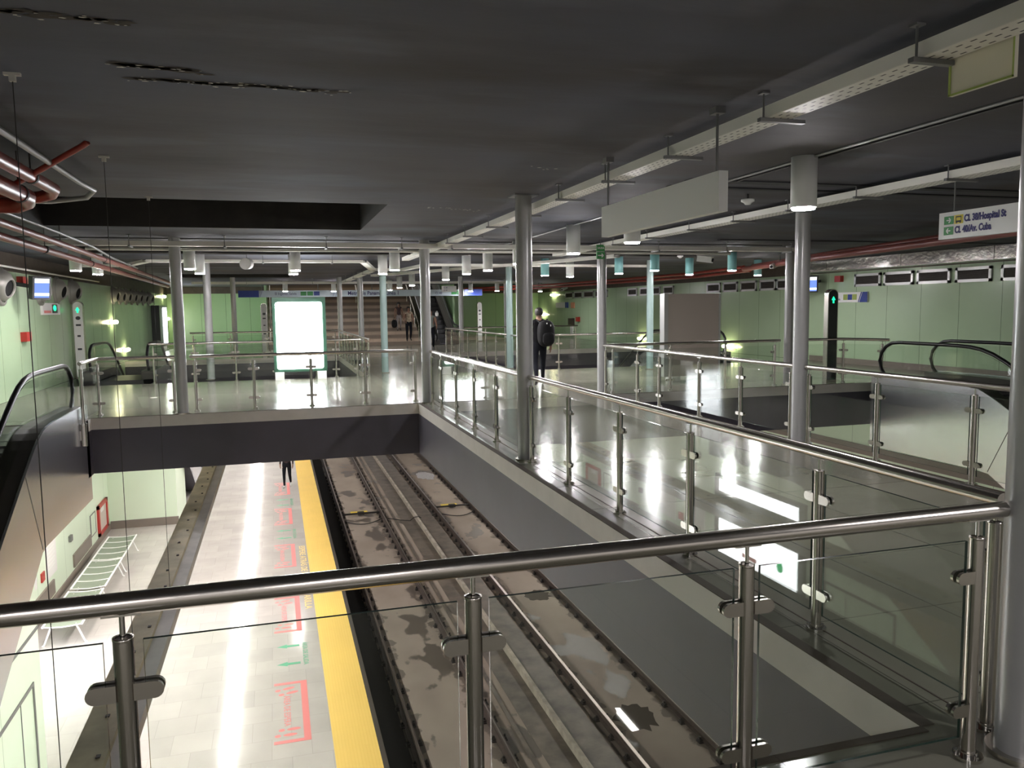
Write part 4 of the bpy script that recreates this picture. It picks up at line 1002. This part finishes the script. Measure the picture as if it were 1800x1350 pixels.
# ------------------------------------------------------------------ right wall: vents, duct; left wall: nozzles
def vent(label, y0, y1, z0=2.22, z1=2.58, big=True):
    o = thing('wall_vent', label, 'vent', (16, (y0 + y1) / 2, z0), 'framed vents under the ceiling of the right wall'); k = MB(); t = .07
    for a in ((y0, z0, y1, z0 + t), (y0, z1 - t, y1, z1), (y0, z0, y0 + t, z1), (y1 - t, z0, y1, z1)): k.box(15.95, a[0], a[1], 16, a[2], a[3])
    part('frame', k, M['alu'], o); part('backing', MB().box(15.99, y0 + t, z0 + t, 16, y1 - t, z1 - t), M['black'], o)
    s = MB(); n = 9
    for i in range(n):
        z = z0 + t + (z1 - z0 - 2 * t) * (i + .5) / n; s.obox((15.975, y0 + t, z), (15.975, y1 - t, z), .02, .012)
    part('slats', s, M['louvre'], o)
VL = [('rightmost wall vent, cut by the big column', 13.3, 14.42), ('wall vent second from the big column', 14.68, 15.70), ('wall vent third from the big column', 15.86, 16.92), ('wall vent above the end of the pictogram sign', 17.05, 18.10), ('wall vent fifth from the big column, nearest the red alarm box', 18.22, 19.25),
      ('wall vent peeking out left of the dark column', 22.35, 22.95), ('first wall vent left of the dark column with full frame', 23.02, 23.92), ('second wall vent left of the dark column', 24.12, 25.1), ('third wall vent left of the dark column', 25.3, 26.27), ('wall vent just above the right corner of the beige panel', 26.45, 27.4),
      ('wall vent above the left corner of the beige panel', 30.1, 31.0), ('wall vent behind the teal column', 31.3, 33.3), ('wall vent left of the teal column', 33.6, 34.6), ('far wall vent right of the exit plates column', 37.0, 38.6), ('far wall vent left of the exit plates column', 38.8, 40.2), ('second far wall vent left of the exit plates column', 40.4, 41.6), ('farthest wall vent on the right wall', 41.8, 43.0)]
for lab, a, b2 in VL: vent(lab, a, b2)
o = thing('air_duct', 'shiny sheet metal air duct on top of the right wall', 'duct', (15.6, 16.8, 2.68))
for a, b2 in ((13.0, 14.0), (14.0, 16.75), (16.75, 19.6), (19.6, 21.6)): part('duct_section', MB().box(15.28, a + .01, 2.68, 16, b2 - .01, 2.985), M['sheet'], o)
def nozzle(label, y, z, r):
    o = thing('air_nozzle', label, 'air nozzle', (-5.2, y, z), 'round air nozzles on the left wall'); ax = V((1, -.25, -.25))
    part('flange', MB().lathe((-5.2, y, z), [(r * 1.15, 0), (r * 1.15, .05), (r * .95, .06)], 24, (1, 0, 0)), M['nozzle'], o)
    part('cone', MB().lathe((-5.18, y, z), [(r, 0), (r * .9, .08), (r * .55, .2), (r * .5, .2), (r * .5, .1)], 24, ax), M['nozzle'], o)
    part('throat', MB().lathe(V((-5.18, y, z)) + ax.normalized() * .15, [(0, 0), (r * .5, .01)], 20, ax), M['black'], o)
for lab, y, z, r in (('large round air nozzle at the left photo edge', 18.1, 2.3, .34), ('round air nozzle just right of the blue screen', 20.9, 2.28, .3), ('round air nozzle second right of the blue screen', 22.4, 2.32, .3), ('round air nozzle above the left green arrow pillar', 23.9, 2.32, .3),
                     ('first of the far row of air nozzles', 29.6, 2.34, .27), ('second of the far row of air nozzles', 30.8, 2.34, .27), ('third of the far row of air nozzles', 32.0, 2.34, .27), ('fourth of the far row of air nozzles', 33.3, 2.34, .27), ('fifth of the far row of air nozzles', 34.6, 2.34, .27), ('sixth of the far row of air nozzles', 36.0, 2.34, .27), ('last of the far row of air nozzles', 37.5, 2.34, .27)):
    nozzle(lab, y, z, r)

# ------------------------------------------------------------------ screens, cameras, detectors
def screen(label, c, nrm, w, h, tilt):
    """c: centre; nrm: facing direction in plan"""
    o = thing('info_screen', label, 'screen', c)
    n = V((nrm[0], nrm[1], 0)).normalized(); n = (n - V((0, 0, tilt))).normalized(); x = V((0, 0, 1)).cross(n).normalized(); u = n.cross(x)
    def slab2(x0, z0, x1, z1, t0, t1):
        m = MB(); vs = [V(c) + x * a + u * b2 + n * t for t in (t0, t1) for a, b2 in ((x0, z0), (x1, z0), (x1, z1), (x0, z1))]
        m.add(vs, [(0, 3, 2, 1), (4, 5, 6, 7), (0, 1, 5, 4), (1, 2, 6, 5), (2, 3, 7, 6), (3, 0, 4, 7)]); return m
    part('casing', slab2(-w / 2 - .04, -h / 2 - .04, w / 2 + .04, h / 2 + .04, -.16, 0), M['darkbox'], o)
    part('display', slab2(-w / 2, -h / 2, w / 2, h / 2, 0, .004), M['screen_blue'], o)
    part('text_bar', slab2(-w / 2, h / 2 - .09, w / 2, h / 2, .004, .006), M['screen_white'], o); part('text_bar', slab2(-w / 2, -h / 2 + .04, w / 2, -h / 2 + .10, .004, .006), M['screen_white'], o)
    m = MB(); b3 = V(c) - n * .16; e = V((-5.2 if c[0] < 0 else 16.0, c[1] + .2, c[2] + .1)); m.obox(b3, e, .08, .08); part('bracket', m, M['darkbox'], o)
screen('blue information screen on the left wall', (-4.66, 18.95, 2.28), (.9, -1), .30, .40, .15)
screen('blue information screen beside the right opening column', (15.35, 20.6, 2.34), (-.8, -1), .6, .42, .15)
def detector(label, x, y, z):
    o = thing('smoke_detector', label, 'smoke detector', (x, y, z)); part('body', MB().lathe((x, y, z), [(0, 0), (.03, 0), (.045, .02), (.075, .035), (.075, .06), (0, .06)], 20), M['white'], o); part('stem', MB().cyl((x, y, z + .06), (x, y, 3.0), .012, 8), M['cable'], o)
detector('white smoke detector left of the largest downlight', 5.2, 8.05, 2.88); detector('white smoke detector above the teal downlights', 9.35, 17.3, 2.88)
def camera_box(label, c, tip, size=.07):
    o = thing('security_camera', label, 'security camera', c); part('body', MB().obox(c, tip, size, size), M['white'], o); a, b2 = V(c), V(tip); part('lens', MB().cyl(b2, b2 + (b2 - a).normalized() * .02, size * .35, 10), M['black'], o); part('mount', MB().cyl(c, (c[0] + .02, c[1] + .05, 3.0), .015, 8), M['galv'], o)
camera_box('white security camera hanging right of the last teal downlight', (12.05, 17.2, 2.78), (11.6, 16.9, 2.66), .1)
camera_box('small white camera beside the teal downlight and round detector', (9.2, 16.2, 2.80), (9.42, 15.95, 2.75), .13)
camera_box('far white camera on the right above the vents', (14.4, 38.6, 2.75), (14.0, 38.2, 2.62), .12)
o = thing('loudspeaker', 'round grey loudspeaker behind the left bridge column lamps', 'loudspeaker', (-.6, 18.0, 2.72)); part('body', MB().cyl((-.55, 17.85, 2.74), (-.5, 18.1, 2.76), .12, 18), M['nozzle'], o); part('mount', MB().cyl((-.52, 18.0, 2.8), (-.52, 18.0, 3.0), .012, 8), M['galv'], o)
o = thing('loudspeaker', 'round white loudspeaker left of the middle column near the ceiling', 'loudspeaker', (6.0, 18.2, 2.72)); part('body', MB().cyl((5.62, 18.4, 2.78), (5.55, 18.1, 2.74), .12, 18), M['lamp'], o); part('mount', MB().cyl((5.6, 18.3, 2.8), (5.6, 18.3, 3.0), .012, 8), M['galv'], o)

# ------------------------------------------------------------------ people
def body(name, label, loc, face, joints, mats, seg_mat, hair=None, bald=False, extra=None):
    """one continuous skinned figure; joints: name -> (xyz local, radius, parent); face: heading (radians)"""
    o = thing(name, label, 'person', loc, rz=face)
    me = bpy.data.meshes.new('body'); names = list(joints); idx = {n: i for i, n in enumerate(names)}
    me.from_pydata([joints[n][0] for n in names], [(idx[n], idx[joints[n][2]]) for n in names if joints[n][2]], [])
    tmp = bpy.data.objects.new('body', me); COL.objects.link(tmp)
    sk = tmp.modifiers.new('s', 'SKIN'); sk.use_smooth_shade = True
    for i, n in enumerate(names):
        r = joints[n][1]; r = (r, r) if not isinstance(r, tuple) else r
        me.skin_vertices[0].data[i].radius = r; me.skin_vertices[0].data[i].use_root = (n == 'pelvis')
    ss = tmp.modifiers.new('u', 'SUBSURF'); ss.levels = 2; ss.render_levels = 2
    dg = bpy.context.evaluated_depsgraph_get(); m2 = bpy.data.meshes.new_from_object(tmp.evaluated_get(dg))
    bpy.data.objects.remove(tmp)
    m2.materials.clear(); keys = []
    for k in mats: m2.materials.append(M[mats[k]]); keys.append(k)
    segs = [(V(joints[n][0]), V(joints[joints[n][2]][0]), seg_mat(n)) for n in names if joints[n][2]]
    for p in m2.polygons:
        c = p.center; best = None
        for a, b2, k in segs:
            d = b2 - a; t2 = max(0, min(1, (c - a).dot(d) / max(d.length_squared, 1e-9))); q = (a + d * t2 - c).length
            if best is None or q < best[0]: best = (q, k)
        p.material_index = keys.index(best[1]); p.use_smooth = True
    bo = bpy.data.objects.new('body', m2); COL.objects.link(bo); bo.parent = o
    hd = V(joints['head'][0])
    if hair:
        h = MB(); h.lathe(hd + V((0, -.018, -.01)), [(.082, -.06), (.093, -.01), (.094, .04), (.078, .085), (.045, .112), (0, .12)], 16)
        if hair == 'long': h.lathe(hd + V((0, -.05, -.02)), [(.0, -.24), (.07, -.22), (.085, -.1), (.085, .05)], 12)
        off = ORG[o.name]; ob = bpy.data.objects.new('hair', h.mesh('hair', M['hair'])); COL.objects.link(ob); ob.parent = o
    return o
def figure(step=.25, arm=(.12, .12), H=1.0, lean=0.0, bend=(0, 0), build=1.0):
    """walking figure facing local +Y, feet near z=0"""
    j = {}
    def a(n, p, r, par): j[n] = ((p[0], p[1], p[2] * 1.0), r, par)
    a('pelvis', (0, 0, .93), (.155 * build, .12), None); a('waist', (0, lean * .2, 1.10), (.14 * build, .105), 'pelvis'); a('chest', (0, lean * .6, 1.30), (.165 * build, .115), 'waist')
    a('collar', (0, lean * .9, 1.43), (.12, .085), 'chest'); a('neck', (0, lean + .01, 1.50), .052, 'collar'); a('jaw', (0, lean + .02, 1.565), (.066, .075), 'neck'); a('head', (0, lean + .02, 1.64), (.078, .092), 'jaw'); a('crown', (0, lean + .01, 1.71), (.062, .07), 'head')
    a('nose', (0, lean + .115, 1.612), .014, 'jaw'); 
    for s, n in ((-1, 'l'), (1, 'r')):
        k = s * step
        a('hip' + n, (s * .09, .01, .86), (.095 * build, .1), 'pelvis'); a('knee' + n, (s * .10, .02 + k * .55 + (.05 if k < 0 else 0), .49), .062, 'hip' + n)
        a('calf' + n, (s * .10, k * .75 - .01, .33), .056, 'knee' + n); lift = .08 if k < 0 and step else 0
        a('ankle' + n, (s * .10, k * 1.0 - .02 - (.06 if lift else 0), .09 + lift), .038, 'calf' + n); a('heel' + n, (s * .10, k - .05 - (.06 if lift else 0), .045 + lift), .036, 'ankle' + n); a('toe' + n, (s * .115, k + .15 - (.08 if lift else 0), .032), (.04, .026), 'heel' + n)
        sh = (s * .175 * build, lean * .85, 1.40); a('shoulder' + n, sh, .064, 'collar')
        sw = -k * .6; el = (s * .235, lean * .6 + sw * .5 - .02, 1.12); a('elbow' + n, el, .045, 'shoulder' + n)
        wr = (s * .245, lean * .5 + sw + arm[0 if s < 0 else 1], .90 + bend[0 if s < 0 else 1]); a('wrist' + n, wr, .03, 'elbow' + n)
        pm = (wr[0], wr[1] + .03, wr[2] - .075); a('palm' + n, pm, (.022, .036), 'wrist' + n)
        for q, (dy, L) in enumerate(((-.03, .07), (-.01, .085), (.012, .08), (.032, .06))):
            a('f%d%s' % (q, n), (pm[0] - s * .004, pm[1] + dy, pm[2] - .045), .009, 'palm' + n); a('g%d%s' % (q, n), (pm[0] - s * .02, pm[1] + dy + .004, pm[2] - .045 - L * .6), .008, 'f%d%s' % (q, n))
        a('thumb' + n, (pm[0] - s * .02, pm[1] + .05, pm[2] - .01), .010, 'wrist' + n); a('thumbtip' + n, (pm[0] - s * .022, pm[1] + .06, pm[2] - .045), .009, 'thumb' + n)
    if H != 1.0:
        for n in j: p, r, par = j[n]; j[n] = (tuple(c * H for c in p), tuple(c * H for c in r) if isinstance(r, tuple) else r * H, par)
    return j
def segs_long(n):
    if n[:3] in ('hip', 'kne', 'cal'): return 'legs'
    if n[:3] in ('ank',): return 'legs'
    if n[:3] in ('hee', 'toe'): return 'shoes'
    if n[:3] in ('wai', 'che', 'col', 'sho', 'elb', 'wri'): return 'top'
    return 'skin'
def segs_short(n): return 'skin' if n[:3] in ('elb', 'wri') else segs_long(n)
j = figure(.27, (.05, .02))
pers = body('person', 'person in black walking away with a backpack behind the middle column', (5.68, 17.0, 0), math.radians(-12), j, dict(legs='jeans', shoes='shoe_d', top='jacket', skin='skin'), segs_long, hair='short')
# the backpack he wears
bx, by = 5.76, 16.76
o = thing('backpack', 'bulky black backpack worn by the person in black', 'backpack', (0, 0, 0))
def blob(c, rx, ry, rz, n=14, pw=.7):
    m = MB(); prof = []
    vs = []; fs = []
    for i in range(n + 1):
        th = PI * i / n
        for k in range(18):
            ph = 2 * PI * k / 18
            f2 = lambda v: math.copysign(abs(v) ** pw, v)
            vs.append((c[0] + rx * f2(math.sin(th)) * f2(math.cos(ph)), c[1] + ry * f2(math.sin(th)) * f2(math.sin(ph)), c[2] + rz * f2(math.cos(th))))
    for i in range(n):
        for k in range(18): fs.append((i * 18 + k, i * 18 + (k + 1) % 18, (i + 1) * 18 + (k + 1) % 18, (i + 1) * 18 + k))
    return m.add(vs, fs, True)
part('main_bag', blob((bx, by, 1.17), .19, .15, .29), M['bag'], o); part('front_pocket', blob((bx + .015, by - .12, 1.06), .14, .07, .14), M['bag'], o)
part('clip', MB().box(bx - .04, by - .165, 1.38, bx - .02, by - .15, 1.41).box(bx + .05, by - .165, 1.33, bx + .065, by - .15, 1.37), M['paper'], o, 'pale clips')
for s in (-1, 1): part('shoulder_strap', MB().tube([(bx + s * .1, by + .08, 1.40), (bx - .02 + s * .12, by + .2, 1.47), (bx - .05 + s * .12, by + .33, 1.40), (bx - .05 + s * .13, by + .36, 1.2)], .022, 8), M['bag'], o)
j = figure(.22, (.15, .1), bend=(.15, .2)); body('person', 'person in grey top walking beyond the corner column', (6.25, 33.0, 0), math.radians(170), j, dict(legs='jeans', shoes='shoe_d', top='shirt_g', skin='skin'), segs_short, hair='short')
o = thing('white_bag', 'white bag held up by the person in grey top', 'bag', (6.46, 32.7, 1.45)); part('bag_body', blob((6.47, 32.75, 1.52), .07, .06, .09), M['white'], o); part('handle', MB().tube([(6.43, 32.75, 1.58), (6.45, 32.75, 1.64), (6.49, 32.75, 1.64), (6.51, 32.75, 1.58)], .01, 6), M['white'], o)
j = figure(.03, (.1, .1), H=.98, bend=(.1, .2)); body('person', 'person in beige patterned blouse coming down the back stairs', (6.35, 39.36, .165), math.radians(180), j, dict(legs='jeans', shoes='shoe_d', top='shirt_b', skin='skin'), segs_short, hair='long')
j = figure(.03, (.1, .1), H=.82); body('person', 'smaller person in dark shirt and pale shorts on the back stairs', (6.0, 40.25, .66), math.radians(180), j, dict(legs='skirt_w', shoes='shoe_d', top='shirt_d', skin='skin'), segs_short, hair='long')
o = thing('dark_bag', 'dark bag beside the smaller person on the back stairs', 'bag', (5.78, 40.1, .9)); part('bag_body', blob((5.74, 40.05, 1.02), .14, .1, .2), M['bag'], o); part('handle', MB().tube([(5.68, 40.05, 1.2), (5.74, 40.05, 1.35), (5.8, 40.05, 1.2)], .012, 6), M['bag'], o)
j = figure(.10, (.05, .05)); body('person', 'person in dark trousers and white shoes standing on the platform under the bridge', (.22, 31.3, -5), math.radians(170), j, dict(legs='jeans', shoes='shoe_w', top='shirt_d', skin='skin'), segs_long, hair='short')

# ------------------------------------------------------------------ world and render settings
wd = bpy.data.worlds.new('world'); S.world = wd; wd.use_nodes = True
wd.node_tree.nodes['Background'].inputs['Color'].default_value = (1, .93, .9, 1); wd.node_tree.nodes['Background'].inputs['Strength'].default_value = .42  # added ambient fill, entering by the open hall end and the stair well
S.view_settings.view_transform = 'Standard'; S.view_settings.look = 'None'; S.view_settings.gamma = 1; S.view_settings.exposure = .52; S.view_settings.use_curve_mapping = False
cy = S.cycles
cy.max_bounces = 8; cy.diffuse_bounces = 4; cy.glossy_bounces = 4; cy.transmission_bounces = 4; cy.transparent_max_bounces = 40
cy.sample_clamp_indirect = 6; cy.sample_clamp_direct = 0; cy.caustics_reflective = False; cy.caustics_refractive = False; cy.use_light_tree = True
